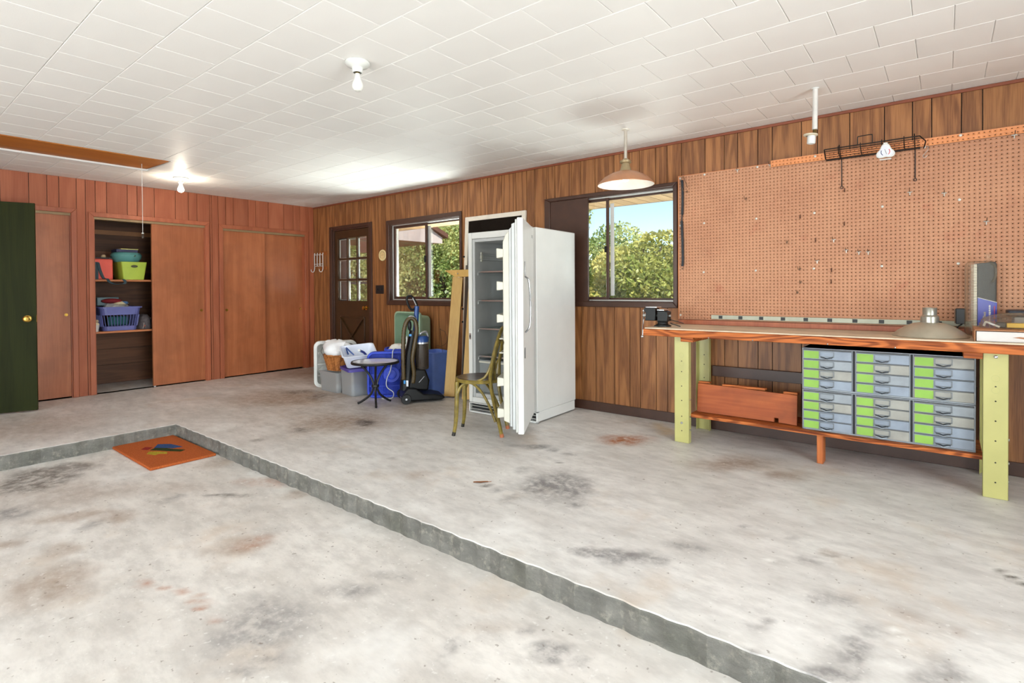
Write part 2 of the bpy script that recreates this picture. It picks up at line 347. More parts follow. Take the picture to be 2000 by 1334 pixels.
CONC_L = concrete('lower_bay_concrete', (230, 225, 219), (205, 198, 191), .55)
def riser_mat():
    t = NT('formed_riser_concrete'); co = t.coord()
    n = t.ramp(t.noise(t.mapping(co, (1, 1, 2.5)), 5, 6, .7), (.3, .72)); c = t.mix(n, lin((122, 119, 112)), lin((94, 92, 86)))
    n2 = t.ramp(t.noise(co, 26, 4, .7), (.5, .72)); c = t.mix(t.math('MULTIPLY', n2, .5), c, lin((165, 160, 146)))
    n3 = t.ramp(t.noise(t.mapping(co, (1, 1, 1), (4, 0, 0)), 2.2, 4, .6), (.5, .7)); c = t.mix(t.math('MULTIPLY', n3, .6), c, lin((78, 78, 66)))
    t.put(t.b.inputs['Base Color'], c); t.b.inputs['Roughness'].default_value = .75; t.bump(t.noise(co, 42, 6, .75), .6, .012); return t.m
RISER = riser_mat()
# ------------------------------------------------------------------ setting: floor
XE, YS, HC = 10.65, -8.25, 2.44
SX, SY, SZ = 2.25, -2.712, -.11
def struct(o, label, cat): return tag(o, label, cat, kind='structure')
def seg_(a, b, st): return list(np.linspace(a, b, max(2, int(abs(b-a)/st)+1)))
def slab(name, xs, ys, keep, zt, drop, mats):
    nx, ny = len(xs), len(ys); V = [(x, y, zt) for y in ys for x in xs]; F = []; MI = []
    for j in range(ny-1):
        for i in range(nx-1):
            if keep((xs[i]+xs[i+1])/2, (ys[j]+ys[j+1])/2): F.append((j*nx+i, j*nx+i+1, (j+1)*nx+i+1, (j+1)*nx+i)); MI.append(0)
    if drop:
        ix, jy = xs.index(SX), ys.index(SY); rim = [(ix, j) for j in range(0, jy+1)]+[(i, jy) for i in range(ix+1, nx)]; lowk = {}
        for k, (i, j) in enumerate(rim):
            w = .004*math.sin(k*1.7)+.002*math.sin(k*.7) if 0 < k < len(rim)-1 and (i, j) != (ix, jy) else 0
            x, y, z = V[j*nx+i]; V[j*nx+i] = (x+w, y, z) if j < jy else (x, y+w, z); x, y, z = V[j*nx+i]; V.append((x, y, -.4)); lowk[(i, j)] = len(V)-1
        for p, q in zip(rim, rim[1:]): F.append((p[1]*nx+p[0], q[1]*nx+q[0], lowk[q], lowk[p])); MI.append(1)
    used = sorted({i for f in F for i in f}); mp = {u: k for k, u in enumerate(used)}
    me = bpy.data.meshes.new(name); me.from_pydata([V[u] for u in used], [], [tuple(mp[i] for i in f) for f in F])
    for mt in mats: me.materials.append(mt)
    me.polygons.foreach_set('material_index', MI); me.update()
    bm_ = bmesh.new(); bm_.from_mesh(me); bmesh.ops.recalc_face_normals(bm_, faces=bm_.faces)
    up = [f for f in bm_.faces if abs(f.normal.z) > .5][0]
    if up.normal.z < 0: bmesh.ops.reverse_faces(bm_, faces=bm_.faces)
    bm_.to_mesh(me); bm_.free()
    o = bpy.data.objects.new(name, me); COL.objects.link(o); return o
XL = seg_(-.85, SX, .035)[:-1]+[SX]+seg_(SX, XE, .035)[1:]; YL = seg_(YS, SY, .035)[:-1]+[SY]+seg_(SY, .14, .035)[1:]
fl = slab('floor', XL, YL, lambda x, y: x < SX or y > SY, 0.0, True, [CONC_U, RISER]); stained(fl, STU)
bv = fl.modifiers.new('edges', 'BEVEL'); bv.width = .009; bv.segments = 2; bv.limit_method = 'ANGLE'; bv.angle_limit = .9
struct(fl, 'stained concrete raised slab running along the closets and the panelled wall', 'floor')
o = slab('floor_lower', seg_(SX-.05, XE+2.5, .035), seg_(YS-.2, SY+.05, .035), lambda x, y: True, SZ, False, [CONC_L]); stained(o, STL)
struct(o, 'stained concrete floor of the sunken parking bay below the kerb step', 'floor')
# ------------------------------------------------------------------ ceiling with tiles
HX0, HX1, HY0, HY1 = 1.03, 1.66, -3.95, -2.52
cl = MB()
for a, b in (((-.85, YS, HC+.013), (HX0, .14, HC+.12)), ((HX1, YS, HC+.013), (XE, .14, HC+.12)), ((HX0, YS, HC+.013), (HX1, HY0, HC+.12)), ((HX0, HY1, HC+.013), (HX1, .14, HC+.12))): cl.box(a, b)
ceil = cl.build('ceiling', CEIL)
struct(ceil, 'white painted ceiling of square fibre tiles laid half-bond', 'ceiling')
TS = .305
def tile_box(x0, x1, y0, y1, b=.0028):
    g = .0006; x0 += g; x1 -= g; y0 += g; y1 -= g
    z0, z1, zb = HC, HC+.013, HC+b
    vs = [(x0+b, y0+b, z0), (x1-b, y0+b, z0), (x1-b, y1-b, z0), (x0+b, y1-b, z0), (x0, y0, zb), (x1, y0, zb), (x1, y1, zb), (x0, y1, zb), (x0, y0, z1), (x1, y0, z1), (x1, y1, z1), (x0, y1, z1)]
    fs = [(3, 2, 1, 0)]+[(k, (k+1) % 4, 4+(k+1) % 4, 4+k) for k in range(4)]+[(4+k, 4+(k+1) % 4, 8+(k+1) % 4, 8+k) for k in range(4)]
    return vs, fs
tiles = []
for k in range(-1, 27):
    yt = -.16-TS*k; yb = yt-TS
    y1, y0 = min(yt, 0), max(yb, YS)
    if y1-y0 < .02: continue
    x = (.09 if k % 2 == 0 else .2425)-TS
    while x < XE:
        x0, x1 = max(x, 0), min(x+TS, XE); x += TS
        if x1-x0 < .02: continue
        rects = [(x0, x1, y0, y1)]
        if x1 > HX0 and x0 < HX1 and y1 > HY0 and y0 < HY1:
            rects = []
            if x0 < HX0: rects.append((x0, HX0, y0, y1))
            if x1 > HX1: rects.append((HX1, x1, y0, y1))
            a, b = max(x0, HX0), min(x1, HX1)
            if y1 > HY1: rects.append((a, b, HY1, y1))
            if y0 < HY0: rects.append((a, b, y0, HY0))
        for r in rects:
            pr = [project((xx, yy, HC)) for xx in r[:2] for yy in r[2:]]
            inside = any(p[2] > 0 and -20 < p[0] < 2020 and -20 < p[1] < 1350 for p in pr)
            ar = (max(p[0] for p in pr)-min(p[0] for p in pr))*(max(p[1] for p in pr)-min(p[1] for p in pr)) if inside and all(p[2] > 0 for p in pr) else (1e5 if inside else 0)
            tiles.append((ar, r))
tiles.sort(key=lambda t: -t[0])
rest = MB()
cache = {}
for i, (ar, r) in enumerate(tiles):
    if ar > 0 and i < 300:
        key = (round(r[1]-r[0], 4), round(r[3]-r[2], 4))
        if key not in cache:
            o = MB().add(*tile_box(0, r[1]-r[0], 0, r[3]-r[2])).build('ceiling_tile', CEIL, ceil, fix=False); cache[key] = o.data
        else:
            o = bpy.data.objects.new('ceiling_tile', cache[key]); COL.objects.link(o); o.parent = ceil
        o.location = (r[0], r[2], 0)
    else: rest.add(*tile_box(*r))
rest.build('ceiling_tiles_beyond', CEIL, ceil, kind='stuff', fix=False)
# roof above (keeps the sky out), overhangs stretched to block sun at the doorways
o = MB().box((-1.2, YS-3.2, HC+.14), (XE+3.4, .14, HC+.3)).build('roof', BROWN); struct(o, 'low roof above the garage ceiling', 'roof')
# ------------------------------------------------------------------ back wall (windows, door, panelling)
D0, D1, DZ = .50, 1.40, 2.065
W1 = (1.83, 3.125, 1.03, 2.035); W2 = (4.405, 5.703, 1.045, 2.060)
openings = [(D0, D1, 0, DZ), W1, W2]
def wall_cells(lo, hi, z0, z1, ops):
    """rectangles left of [lo,hi]x[z0,z1] once the openings are cut"""
    out = []; xs = sorted({lo, hi}|{min(max(v, lo), hi) for o in ops for v in o[:2]})
    for a, b in zip(xs, xs[1:]):
        if b-a < 1e-4: continue
        c = (a+b)/2; hit = [o for o in ops if o[0] < c < o[1]]
        if not hit: out.append((a, b, z0, z1))
        else:
            o = hit[0]
            if o[2] > z0: out.append((a, b, z0, min(o[2], z1)))
            if o[3] < z1: out.append((a, b, max(o[3], z0), z1))
    return out
wb = MB()
for a, b, c, d in wall_cells(-.85, XE, -.4, HC+.12, openings): wb.box((a, .012, c), (b, .14, d))
wall_back = wb.build('wall_back', GROOVE)
struct(wall_back, 'walnut panelled wall with windows, outside door and pegboard', 'wall')
GR = [0, .12, .33, .55, .68, .85, 1.0, 1.22, 1.44, 1.53, 1.74, 1.95, 2.04, 2.145, 2.349, 2.548, 2.755, 2.910, 2.994, 3.161, 3.247, 3.450, 3.553, 3.759, 3.954, 4.101, 4.209, 4.356, 4.460, 4.659, 4.764, 4.922, 5.125, 5.279, 5.382, 5.535, 5.640, 5.769, 5.971, 6.127, 6.232, 6.384, 6.488, 6.691, 6.797, 7.0, 7.204, 7.359, 7.461, 7.612, 7.714, 7.92, 8.02, 8.22, 8.37, 8.47, 8.63, 8.83, 8.93, 9.14, 9.4, 9.6, 9.76, 9.96, 10.2, 10.4, 10.65]
for a, b in zip(GR, GR[1:]):
    m = MB()
    for x0, x1, z0, z1 in wall_cells(a+.0028, b-.0028, 0.0, HC, openings): m.box((x0, 0, z0), (x1, .0115, z1))
    if m.v: m.build('plank', WALNUT, wall_back)
def strip(name, mat, a, b, label, cat='trim', bevel=.003):
    return struct(MB().box(a, b).build(name, mat, bevel=bevel), label, cat)
strip('trim_1', plain('reddish_moulding', (134, 70, 44), .5), (0, -.014, HC-.022), (XE, -.0005, HC-.001), 'thin reddish wood moulding where panelled wall meets the ceiling')
strip('baseboard_back', BROWN, (1.47, -.012, .001), (XE, -.0005, .088), 'dark brown baseboard below the walnut panelling', 'baseboard')
# ------------------------------------------------------------------ closet wall
CO = [(-3.78, -2.95, 0, 2.052), (-2.75, -1.56, 0, 2.032), (-1.345, -.15, 0, 2.016)]
YW = -4.15
wc = MB()
for a, b, c, d in wall_cells(YW, .0, -.05, HC+.12, CO): wc.box((-.10, a, max(c, 0)), (-.012, b, d))
wall_left = wc.build('wall_left', GROOVE)
struct(wall_left, 'reddish wood panelled wall holding the three sliding-door closets', 'wall')
GC = [YW, -3.95, -3.70, -3.523, -3.301, -3.152, -3.051, -2.9, -2.819, -2.728, -2.621, -2.419, -2.319, -2.139, -1.907, -1.756, -1.654, -1.502, -1.475, -1.394, -1.298, -1.199, -.996, -.891, -.712, -.48, -.33, -.227, -.079, .0]
for a, b in zip(GC, GC[1:]):
    m = MB()
    for y0, y1, z0, z1 in wall_cells(a+.0025, b-.0025, 0.0, HC, CO): m.box((-.0115, y0, z0), (0, y1, z1))
    if m.v: m.build('plank', CEDAR, wall_left)
for (y0, y1, z0, z1) in CO:
    w = .068
    m = MB()
    MB().prism([(y0-w+.02, 0.0), (y0+.004, 0.0), (y0+.004, z1-.004), (y0-w+.02, z1+w-.02)], 0, .018, Matrix(((0, 1, 0, 0), (1, 0, 0, 0), (0, 0, 1, 0), (0, 0, 0, 1)))).build('casing', CASING, wall_left, bevel=.004)
    MB().prism([(y1-.004, 0.0), (y1+w-.02, 0.0), (y1+w-.02, z1+w-.02), (y1-.004, z1-.004)], 0, .018, Matrix(((0, 1, 0, 0), (1, 0, 0, 0), (0, 0, 1, 0), (0, 0, 0, 1)))).build('casing', CASING, wall_left, bevel=.004)
    MB().prism([(y0-w+.02, z1+w-.02), (y0+.004, z1-.004), (y1-.004, z1-.004), (y1+w-.02, z1+w-.02)], 0, .018, Matrix(((0, 1, 0, 0), (1, 0, 0, 0), (0, 0, 1, 0), (0, 0, 0, 1)))).build('casing', CASING, wall_left, bevel=.004)
    MB().box((-.10, y0+.001, z1-.03), (-.001, y1-.001, z1-.001)).build('door_track', plain('track_metal', (150, 125, 90), .5, .3), wall_left)
    MB().box((-.098, y0+.0005, 0.001), (-.001, y0+.012, z1-.03)).build('jamb', CASING, wall_left)
    MB().box((-.098, y1-.012, 0.001), (-.001, y1-.0005, z1-.03)).build('jamb', CASING, wall_left)
# closet interior
ci = MB()
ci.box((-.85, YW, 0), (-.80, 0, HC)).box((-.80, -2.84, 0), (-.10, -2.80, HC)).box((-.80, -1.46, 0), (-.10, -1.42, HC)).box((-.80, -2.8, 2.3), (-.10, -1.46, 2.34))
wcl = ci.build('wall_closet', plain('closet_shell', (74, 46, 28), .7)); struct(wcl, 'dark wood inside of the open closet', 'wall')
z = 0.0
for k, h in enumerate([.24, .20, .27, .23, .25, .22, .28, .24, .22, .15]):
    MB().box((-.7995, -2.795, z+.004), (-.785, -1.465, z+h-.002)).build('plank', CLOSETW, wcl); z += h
MB().box((-.784, -2.799, 1.90), (-.76, -1.461, 1.955)).build('cleat', plain('cleat_pine', (150, 100, 60), .6), wcl)
for z in (1.295, .685):
    s = MB().box((-.784, -2.797, z), (-.112, -1.463, z+.022)).build('closet_shelf', wood('closet_shelf_wood', (196, 124, 76), (160, 92, 54), 'y', .5, .7, 7, 6, .6, 90, .04, .02), bevel=.003)
    tag(s, 'upper wooden shelf inside the open closet, holding the lime bin' if z > 1 else 'lower wooden shelf inside the open closet, holding the laundry basket', 'shelf', 'closet shelves')
def slider(n, y0, y1, x0, x1, z1, pull, label):
    o = MB().box((x0, y0, .012), (x1, y1, z1)).build(f'door_{n}', CDOOR, bevel=.003); struct(o, label, 'door')
    MB().lathe([(.0, .0), (.013, .0), (.016, .003), (.016, .0045), (.010, .0045), (.008, .002), (0, .002)], 20, T(x1, pull[0], pull[1]) @ RY(PI/2)).build('finger_pull', BRASS, o, smooth=True)
slider(2, -3.72, -2.935, -.06, -.025, 2.03, (-3.0, .922), 'stained wood sliding closet door partly hidden by the green door')
slider(3, -2.166, -1.55, -.055, -.02, 2.01, (-1.61, .924), 'stained wood sliding door slid beside the open closet shelves')
slider(4, -1.36, -.757, -.05, -.018, 1.995, (-1.292, .915), 'stained wood sliding door catching a pale sheen, front one of a pair')
slider(5, -.80, -.135, -.09, -.06, 1.995, (-.201, .897), 'stained wood sliding door nearest the room corner, rear one of a pair')
o = MB().box((-.05, -2.158, .0005), (-.025, -2.14, .011)).build('door_guide', WHITEP); tag(o, 'tiny white floor guide under the half-open sliding door', 'door guide')
# house wall beyond the closets with the green door, room ends
o = MB().box((-.85, YS, 0), (.29, YW, HC)).build('wall_house', CEDAR); struct(o, 'reddish wall stub beside the green door', 'wall')
wr = MB()
for a, b, c, d in wall_cells(YS, .14, -.4, HC+.12, [(-6.8, -1.0, -.4, 2.1)]): wr.box((XE, a, c), (XE+.14, b, d))
o = wr.build('wall_right', plain('side_wall_paint', (214, 200, 184), .6)); struct(o, 'side wall with the open garage doorway', 'wall')
wf = MB()
for a, b, c, d in wall_cells(-.85, XE+.14, -.4, HC+.12, [(2.5, 8.1, -.4, 2.1)]): wf.box((a, YS-.14, c), (b, YS, d))  # doorway cut here for the added fill lamp
o = wf.build('wall_front', plain('side_wall_paint', (214, 200, 184))); struct(o, 'wall opposite the windows with a second open garage doorway', 'wall')
# green door
gd = thing('door_6', 'dark green flush door with round brass knob, standing open beside the closets', 'door', (.565, -3.352, 0), math.atan2(-.757, -.26)); gd['kind'] = 'structure'
MB().box((0, -.036, .012), (.80, 0, 2.05)).build('door_leaf', GREEND, gd, bevel=.002)
kb = MB().lathe([(.033, 0), (.033, .004), (.026, .008), (.012, .010), (.011, .030), (.020, .036), (.028, .046), (.028, .056), (.018, .064), (.0, .065)], 24, T(.065, 0, .915) @ RX(-PI/2)).build('knob', BRASS, gd, smooth=True)
MB().box((-.0015, -.028, .88), (.001, -.008, .95)).build('latch_plate', BRASS, gd)
# ------------------------------------------------------------------ outside door with nine panes
d1 = thing('door_1', 'dark brown outside door with nine window panes and cross-braced lower panel', 'door', (0, 0, 0)); d1['kind'] = 'structure'
def framebars(m, x0, x1, z0, z1, w, y0, y1):
    m.box((x0, y0, z0), (x0+w, y1, z1)).box((x1-w, y0, z0), (x1, y1, z1)).box((x0+w, y0, z0), (x1-w, y1, z0+w)).box((x0+w, y0, z1-w), (x1-w, y1, z1)); return m
m = MB(); w = .06
m.box((D0-w, -.016, 0.001), (D0+.004, 0, DZ+w-.02)).box((D1-.004, -.016, 0.001), (D1+w, 0, DZ+w-.02)).box((D0+.004, -.016, DZ-.004), (D1-.004, 0, DZ+w-.02))
m.box((D0, 0, 0.001), (D0+.03, .13, DZ)).box((D1-.03, 0, 0.001), (D1, .13, DZ)).box((D0+.03, 0, DZ-.025), (D1-.03, .13, DZ))
m.build('casing', BROWN, d1, bevel=.003)
LX0, LX1, LZ0, LZ1 = .605, 1.300, 1.02, 1.925; sx0, sx1 = D0+.032, D1-.032
m = MB()
for a, b, c, d in wall_cells(sx0, sx1, .008, DZ-.028, [(LX0, LX1, LZ0, LZ1)]): m.box((a, .02, c), (b, .062, d))
leaf = m.build('door_leaf', DKDOOR, d1)
pw = (LX1-LX0)/3; ph = (LZ1-LZ0)/3
for i in range(1, 3):
    MB().box((LX0+pw*i-.013, .022, LZ0), (LX0+pw*i+.013, .06, LZ1)).build('muntin', DKDOOR, d1, bevel=.002)
    MB().box((LX0, .0235, LZ0+ph*i-.013), (LX1, .0585, LZ0+ph*i+.013)).build('muntin', DKDOOR, d1, bevel=.002)
for i in range(3):
    for j in range(3):
        MB().box((LX0+pw*i+.012, .038, LZ0+ph*j+.012), (LX0+pw*(i+1)-.012, .042, LZ0+ph*(j+1)-.012)).build('pane', GLASS, d1)
        mb_ = MB(); framebars(mb_, LX0+pw*i+.013, LX0+pw*(i+1)-.013, LZ0+ph*j+.013, LZ0+ph*(j+1)-.013, .007, .0425, .0575); mb_.build('glazing_bead', ALU, d1)  # pale strips put in for the bright light around each pane
# cross-braced lower panel
px0, px1, pz0, pz1 = .66, 1.25, .22, .80
m = MB(); framebars(m, px0, px1, pz0, pz1, .022, .008, .0215); m.build('panel_moulding', DKDOOR, d1, bevel=.004)
MB().bar((px0+.02, .013, pz1-.02), (px1-.02, .013, pz0+.02), .012, .045, (0, 1, 0)).build('brace', DKDOOR, d1, bevel=.004)
MB().bar((px0+.02, .0145, pz0+.02), (px1-.02, .0145, pz1-.02), .012, .045, (0, 1, 0)).build('brace', DKDOOR, d1, bevel=.004)
MB().lathe([(.03, 0), (.03, .004), (.012, .008), (.011, .028), (.022, .034), (.028, .045), (.026, .056), (0, .062)], 20, T(1.285, .02, .925) @ RX(PI/2)).build('knob', BRASS, d1, smooth=True)
# storm door outside
m = MB(); framebars(m, D0+.031, D1-.031, .02, DZ-.04, .07, .09, .115); m.box((D0+.10, .09, 1.26), (D1-.10, .115, 1.29)).box((.575, .09, .02), (.745, .115, 2.0)); sd = m.build('storm_frame', plain('storm_frame_paint', (96, 100, 106), .5), d1, bevel=.003)
# ------------------------------------------------------------------ windows
def window(n, o, outer, label, mull, sash_left):
    x0, x1, z0, z1 = o
    w = thing(f'window_{n}', label, 'window'); w['kind'] = 'structure'
    ox0, ox1, oz0, oz1 = outer
    Y0, Y1 = -.02, -.0005
    for nm, pl in (('casing', [(ox0, oz0), (x0+.004, z0+.004), (x0+.004, z1-.004), (ox0, oz1)]), ('casing', [(x1-.004, z0+.004), (ox1, oz0), (ox1, oz1), (x1-.004, z1-.004)]),
                   ('casing', [(x0+.004, z1-.004), (x1-.004, z1-.004), (ox1, oz1), (ox0, oz1)]), ('sill', [(ox0, oz0), (ox1, oz0), (x1-.004, z0+.004), (x0+.004, z0+.004)])):
        MB().prism(pl, Y0, Y1).build(nm, BROWN, w, bevel=.007, seg=3)
    m = MB(); framebars(m, x0+.0005, x1-.0005, z0+.0005, z1-.0005, .010, .0, .135); m.build('reveal', BROWN, w)
    m = MB(); framebars(m, x0+.0105, x1-.0105, z0+.0105, z1-.0105, .012, .035, .13); m.build('track_frame', ALU, w, bevel=.002)
    def sash(a, b, y, wid=.034, mat=BROWN):
        m = MB(); framebars(m, a, b, z0+.022, z1-.022, wid, y, y+.022); s = m.build('sash', mat, w, bevel=.003)
        MB().box((a+wid-.003, y+.009, z0+.022+wid-.003), (b-wid+.003, y+.013, z1-.022-wid+.003)).build('pane', GLASS, s)
        return s
    return w, sash
w1, sash = window(1, W1, (1.772, 3.155, .975, 2.088), 'sliding window beside the outside door, overlooking the house eave and trees', None, None)
sash(W1[0]+.022, 2.50, .045); s = sash(2.445, W1[1]-.022, .078, .018)
MB().box((2.447, .070, 1.085), (2.545, .0775, 1.975)).build('meeting_stile', ALU, w1, bevel=.002)
MB().box((2.455, .035, 1.52), (2.49, .0445, 1.60)).build('latch', BLACK, w1, bevel=.002)
w2, sash = window(2, W2, (4.340, 5.737, 1.0, 2.092), 'window beside the pegboard, half blanked by a dark brown panel', None, None)
sash(W2[0]+.022, 5.04, .045, .026); sash(4.995, W2[1]-.022, .078, .018)
MB().box((5.045, .070, 1.105), (5.085, .0775, 1.985)).build('meeting_stile', ALU, w2, bevel=.002)
MB().box((5.0, .035, 1.52), (5.025, .0445, 1.58)).build('latch', BLACK, w2, bevel=.002)
MB().box((W2[0]+.006, -.012, W2[2]+.006), (4.847, .012, W2[3]-.006)).build('blank_panel', BROWN, w2, bevel=.003)
# ------------------------------------------------------------------ workbench
FIR = wood('orange_fir', (202, 114, 58), (104, 44, 16), 'x', .55, 1.0, 24, 8.0, 1.1, 130, .06, .12, spec=.22)
FIRV = wood('orange_fir_upright', (196, 112, 56), (140, 66, 30), 'z', .6, .9, 10, 9.0, .8, 130, .06, .1)
SHEET = wood('worn_bench_sheet', (226, 208, 182), (196, 172, 144), 'x', .5, .8, 5, 6, .5, 60, .0, .02, mottle=.35)
LEGM = plain('pale_green_enamel', (190, 184, 116), .3, var=.07, vscale=3, spec=.5)
HOLE = plain('punched_hole', (30, 28, 20), .8)
BX0, BX1, BY0, BY1, BZ = 5.69, 8.50, -.602, -.050, .868
bench = thing('workbench', 'long wooden workbench on pale green steel legs below the pegboard', 'workbench', (0, 0, 0))
for k, (a, b) in enumerate(((BY0, -.418), (-.414, -.234), (-.230, BY1))):
    MB().box((BX0, a, .806), (BX1, b, .858)).build('top_board', FIR, bench, bevel=.004)
MB().box((BX0+.012, BY0+.006, .8585), (BX1, BY1, BZ)).build('top_sheet', SHEET, bench, bevel=.002)
def leg(x, y, w, back):
    f = MB(); s = 1 if not back else -1
    y0 = y; d = .045*s
    f.box((x, min(y0, y0+.003*s), .001), (x+w, max(y0, y0+.003*s), .8055))
    f.box((x, min(y0, y0+d), .001), (x+.003, max(y0, y0+d), .8055)).box((x+w-.003, min(y0, y0+d), .001), (x+w, max(y0, y0+d), .8055))
    l = f.build('leg', LEGM, bench, bevel=.0012)
    yy = y0-.0006 if not back else y0-.0066
    for z in (.09, .20, .32, .43, .54, .62):
        MB().lathe([(0, 0), (.0042, 0), (.0042, .0005), (0, .0005)], 10, T(x+w*.5, yy+.0004, z) @ RX(PI/2)).build('hole', HOLE, l)
    if not back:
        for z in (.60, .665):
            MB().lathe([(.0165, 0), (.018, 0), (.018, .0008), (.0165, .0008)], 20, T(x+w*.5, yy+.0006, z) @ RX(PI/2), cap=False).build('knockout', plain('enamel_stamp', (176, 172, 108), .4), l)
        MB().lathe([(.009, 0), (.009, .004), (.005, .006), (0, .006)], 10, T(x+w*.5, yy+.0004, .785 if x > 7 else .15) @ RX(PI/2)).build('bolt', STEEL, l)
    for z in (.10, .20, .33):
        MB().lathe([(.007, 0), (.007, .005), (0, .006)], 8, T(x+w, y0+.022*s, z) @ RY(PI/2)).build('bolt', STEEL, l)
leg(5.921, -.545, .112, False); leg(7.696, -.552, .106, False)
leg(5.925, -.052, .108, True); leg(7.700, -.052, .106, True)
for x0, x1 in ((5.985, 6.078), (7.612, 7.694)):
    MB().box((x0, -.585, .772), (x1, -.075, .8055)).build('crosspiece', FIR, bench, bevel=.002)
MB().box((6.02, -.505, .194), (7.70, -.108, .217)).build('lower_shelf', FIR, bench, bevel=.002)
MB().box((6.868, -.47, .001), (6.905, -.375, .1935)).build('shelf_prop', FIRV, bench, bevel=.002)
MB().box((6.04, -.046, .45), (7.69, -.020, .535)).build('rear_rail', BROWN, bench, bevel=.002)
MB().box((5.757, -.047, .8685), (8.50, -.0125, .906)).build('back_ledge', CASING, bench, bevel=.002)
for x in (6.20, 6.50, 6.95, 7.30): MB().ball((x, BY0-.0005, .812), .005, 8, 6).build('nail_head', STEEL, bench)
# ------------------------------------------------------------------ steel drawer cabinets
GREY = plain('grey_hammered_steel', (146, 152, 158), .42, .1, var=.07, vscale=14)
GREY2 = plain('warm_grey_drawer_paint', (158, 156, 148), .45, .1, var=.08, vscale=12)
GREYB = plain('blue_grey_drawer_paint', (140, 150, 164), .42, .1, var=.08, vscale=12)
DKST = plain('dark_steel_gap', (34, 34, 36), .6)
LIME = plain('lime_green_tape', (140, 184, 74), .55, var=.05)
def pull_mesh():
    p = [(-.036, 0), (-.034, -.004), (-.02, -.006), (.0, -.011), (.02, -.006), (.034, -.004), (.036, 0)]
    r0 = [Vector((x, -.001, z*1.2)) for x, z in p]; r1 = [Vector((x*.92, -.020, z*1.3-.004)) for x, z in p]; r2 = [Vector((x*.9, -.021, z*1.3-.009)) for x, z in p]; r3 = [Vector((x, -.001, z*1.2-.003)) for x, z in p]
    return r0, r1, r2, r3
def cabinet(z0, z1, xs, label, seed):
    c = thing('drawer_cabinet', label, 'cabinet', ((xs[0]+xs[-1])/2, -.46, z0), 0, 'stacked steel drawer cabinets')
    ox = (xs[0]+xs[-1])/2; H = z1-z0; w = (xs[-1]-xs[0])/2
    m = MB(); m.box((-w, .006, 0), (w, .345, H)); m.build('carcass', DKST, c, bevel=.002)
    m = MB(); m.box((-w-.002, .0, 0), (-w+.006, .34, H)).box((w-.006, .0, 0), (w+.002, .34, H)).box((-w, .0, 0), (w, .34, .010)).box((-w, .0, H-.006), (w, .34, H))
    m.build('shell', GREY, c, bevel=.0015)
    rs = random.Random(seed)
    for k in range(3):
        x0, x1 = xs[2*k]-ox+.004, xs[2*k+1]-ox-.004
        MB().box((x0-.004, -.001, .008), (x0, .02, H-.006)).build('divider', GREY, c); MB().box((x1, -.001, .008), (x1+.004, .02, H-.006)).build('divider', GREY, c)
        ph = (H-.018)/4
        for r in range(4):
            za = .011+ph*r; zb = za+ph-.008
            col = rs.choice([GREY, GREYB, GREYB, GREY2])
            dr = MB().box((x0+.001, -.006-rs.random()*.003, za), (x1-.001, .012, zb)).build('drawer', col, c, bevel=.0015)
            MB().box((x0+.0005, -.0015, zb+.0008), (x1-.0005, .006, zb+.0062)).build('rail', plain('drawer_rail_grey', (104, 106, 108), .5, .2), c)
            gw = (x1-x0)*.315
            MB().box((x0+.006, -.0098, za+.004), (x0+.006+gw, -.0091, zb-.004)).build('green_tape', LIME, dr, label='lime green tape')
            hx = x0+.006+gw+.046; zc = (za+zb)/2
            m = MB(); framebars(m, hx-.042, hx+.042, zc-.012, zb-.004, .004, -.0125, -.0092); m.build('label_holder', plain('holder_steel', (112, 116, 120), .4, .5), dr)
            r0, r1, r2, r3 = pull_mesh(); off = Vector((hx, -.0085, zc-.005))
            MB().loft([[p+off for p in q] for q in (r0, r1, r2, r3)], closed=False, cap=False).build('pull', plain('worn_pull_steel', (104, 108, 112), .3, .7), dr, smooth=True)
    return c
XS = (6.782, 7.069, 7.084, 7.368, 7.380, 7.668)
cabinet(.2175, .4885, XS, 'lower of the two stacked grey steel drawer cabinets under the workbench', 3)
cabinet(.4905, .7680, XS, 'upper of the two stacked grey steel drawer cabinets under the workbench', 8)
# board on the shelf
bd = thing('notched_board', 'orange-stained wooden board with square notch, standing on the bench shelf', 'board', (6.392, -.40, .2175), 0, rot=(-.06, 0, 0))
poly = [(-.348, .004), (.200, .004), (.200, .034), (.228, .034), (.228, .004), (.346, .0), (.346, .207), (-.345, .222)]
MB().prism(poly, -.010, .010).build('panel', wood('stained_pine_board', (178, 94, 48), (142, 66, 32), 'x', .6, .8, 8, 4, .9, 60, .0, .03, mottle=.5), bd, bevel=.002)
for a, b, z in ((-.343, -.262, .2215), (-.165, .135, .2165), (.255, .345, .2085)):
    MB().box((a, .000, z), (b, .055, z+.016)).build('cleat', FIR, bd, bevel=.002)
